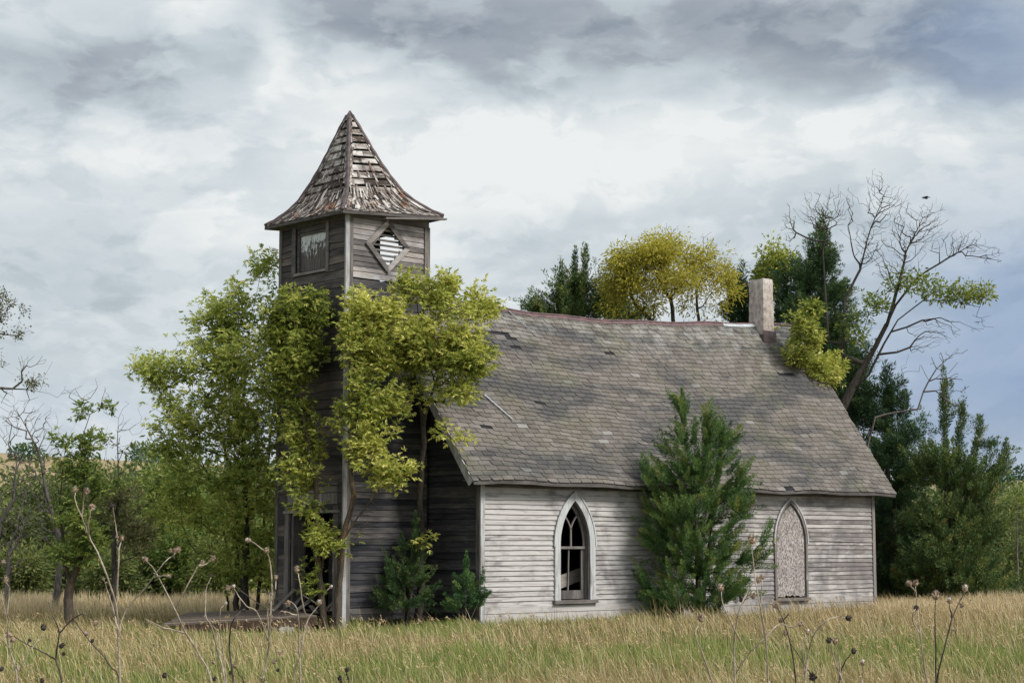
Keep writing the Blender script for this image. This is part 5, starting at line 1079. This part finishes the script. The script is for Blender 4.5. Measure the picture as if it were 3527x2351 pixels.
thistle('tallest thistle at the right, one big brown head against the cedar', 10, [
    [(1768, 1610), (1764, 1560), (1759, 1472), (1742, 1371), (1731, 1302), (1728, 1250)], [(1760, 1480), (1747, 1400), (1750, 1345), (1752, 1333)]],
    [(1727, 1239, 12, 't', (0, .8)), (1751, 1324, 7, 't', u_)])
thistle('dark straight thistle with three heads stepped along its stem', 10.5, [
    [(1834, 1610), (1829, 1566), (1815, 1476), (1797, 1416), (1786, 1396)], [(1797, 1425), (1805, 1417), (1811, 1410)], [(1875, 1610), (1846, 1524), (1815, 1476)]],
    [(1783, 1388, 10, 't', (-.2, 1)), (1794, 1423, 8, 't', (-.6, .5)), (1804, 1453, 8, 't', (-.5, .8)), (1812, 1409, 4, 't', u_), (1867, 1554, 11, 'd', u_)], True)
thistle('thistle with a wide arching stalk bowed over to the right', 10.3, [
    [(1848, 1610), (1856, 1510), (1867, 1462), (1895, 1427), (1919, 1417), (1941, 1417)], [(1850, 1560), (1846, 1524), (1842, 1483), (1850, 1458)]],
    [(1949, 1419, 9, 'd', (1, -.2)), (1855, 1450, 7, 'w', u_)])
thistle('short thistle with twin brown heads side by side', 10.4, [[(1945, 1620), (1919, 1524), (1906, 1478)], [(1932, 1560), (1926, 1500), (1919, 1480)]], [(1904, 1470, 8, 'd', u_), (1919, 1471, 10, 't', u_)])
thistle('small dark spiky thistle head right of the twin heads', 10.6, [[(1925, 1620), (1930, 1552), (1940, 1520), (1956, 1499)]], [(1961, 1495, 8, 'd', (.4, 1))], True)
thistle('short white-topped thistle low in the right grass', 10.6, [[(1980, 1610), (1981, 1560), (1982, 1528)]], [(1982, 1521, 8, 'w', u_)])
thistle('pale thistle with twin flat heads and a hooked side stalk before the right cedars', 10, [
    [(2135, 1620), (2128, 1566), (2121, 1517), (2112, 1441), (2106, 1380), (2103, 1345)], [(2114, 1460), (2097, 1425), (2098, 1405), (2103, 1398)], [(2104, 1360), (2096, 1350), (2091, 1344)]],
    [(2103, 1339, 8.5, 't', (.3, .8)), (2089, 1340, 8, 't', (-.5, .6)), (2104, 1395, 7.5, 'd', (.3, 1))])
thistle('straight thin thistle with a large round brown head', 10.3, [[(2152, 1620), (2150, 1566), (2149, 1480), (2147, 1423), (2149, 1376)]], [(2150, 1367, 11.5, 't', u_)], True)
thistle('forked dark thistle with two white fluffy heads, rightmost of all', 10.1, [
    [(2146, 1640), (2152, 1566), (2160, 1524), (2187, 1420), (2205, 1380), (2215, 1358)], [(2187, 1422), (2183, 1400), (2180, 1386)], [(2203, 1384), (2208, 1388)]],
    [(2217, 1351, 9, 'w', (.1, 1)), (2181, 1379, 8, 'w', u_), (2209, 1391, 6, 't', u_), (2190, 1446, 4, 'w', u_)], True)

# ================================================================ BIRD
bp = P(2127, 455, 70); mb = MB(); mb.ball(bp, (.10, .05, .045), 8, 6); mb.tube([bp+Rt*-.08, bp+Rt*-.16+(0, 0, -.01)], [.03, .008], 5); bd = mb.build('bird', M['tar'], None, loc=bp, smooth=True)
tag(bd, 'tiny dark bird flying above the bare boughs', 'bird')
mb = MB()
for s_ in (-1, 1): mb.add([bp+Rt*.03, bp+Rt*-.05, bp+Fw*s_*.14+Rt*-.02+(0, 0, .07), bp+Fw*s_*.10+Rt*.05+(0, 0, .08), bp+Rt*s_*.2+(0, 0, .03)], [(0, 1, 2, 3), (0, 3, 4)])
mb.build('wing', M['tar'], bd)
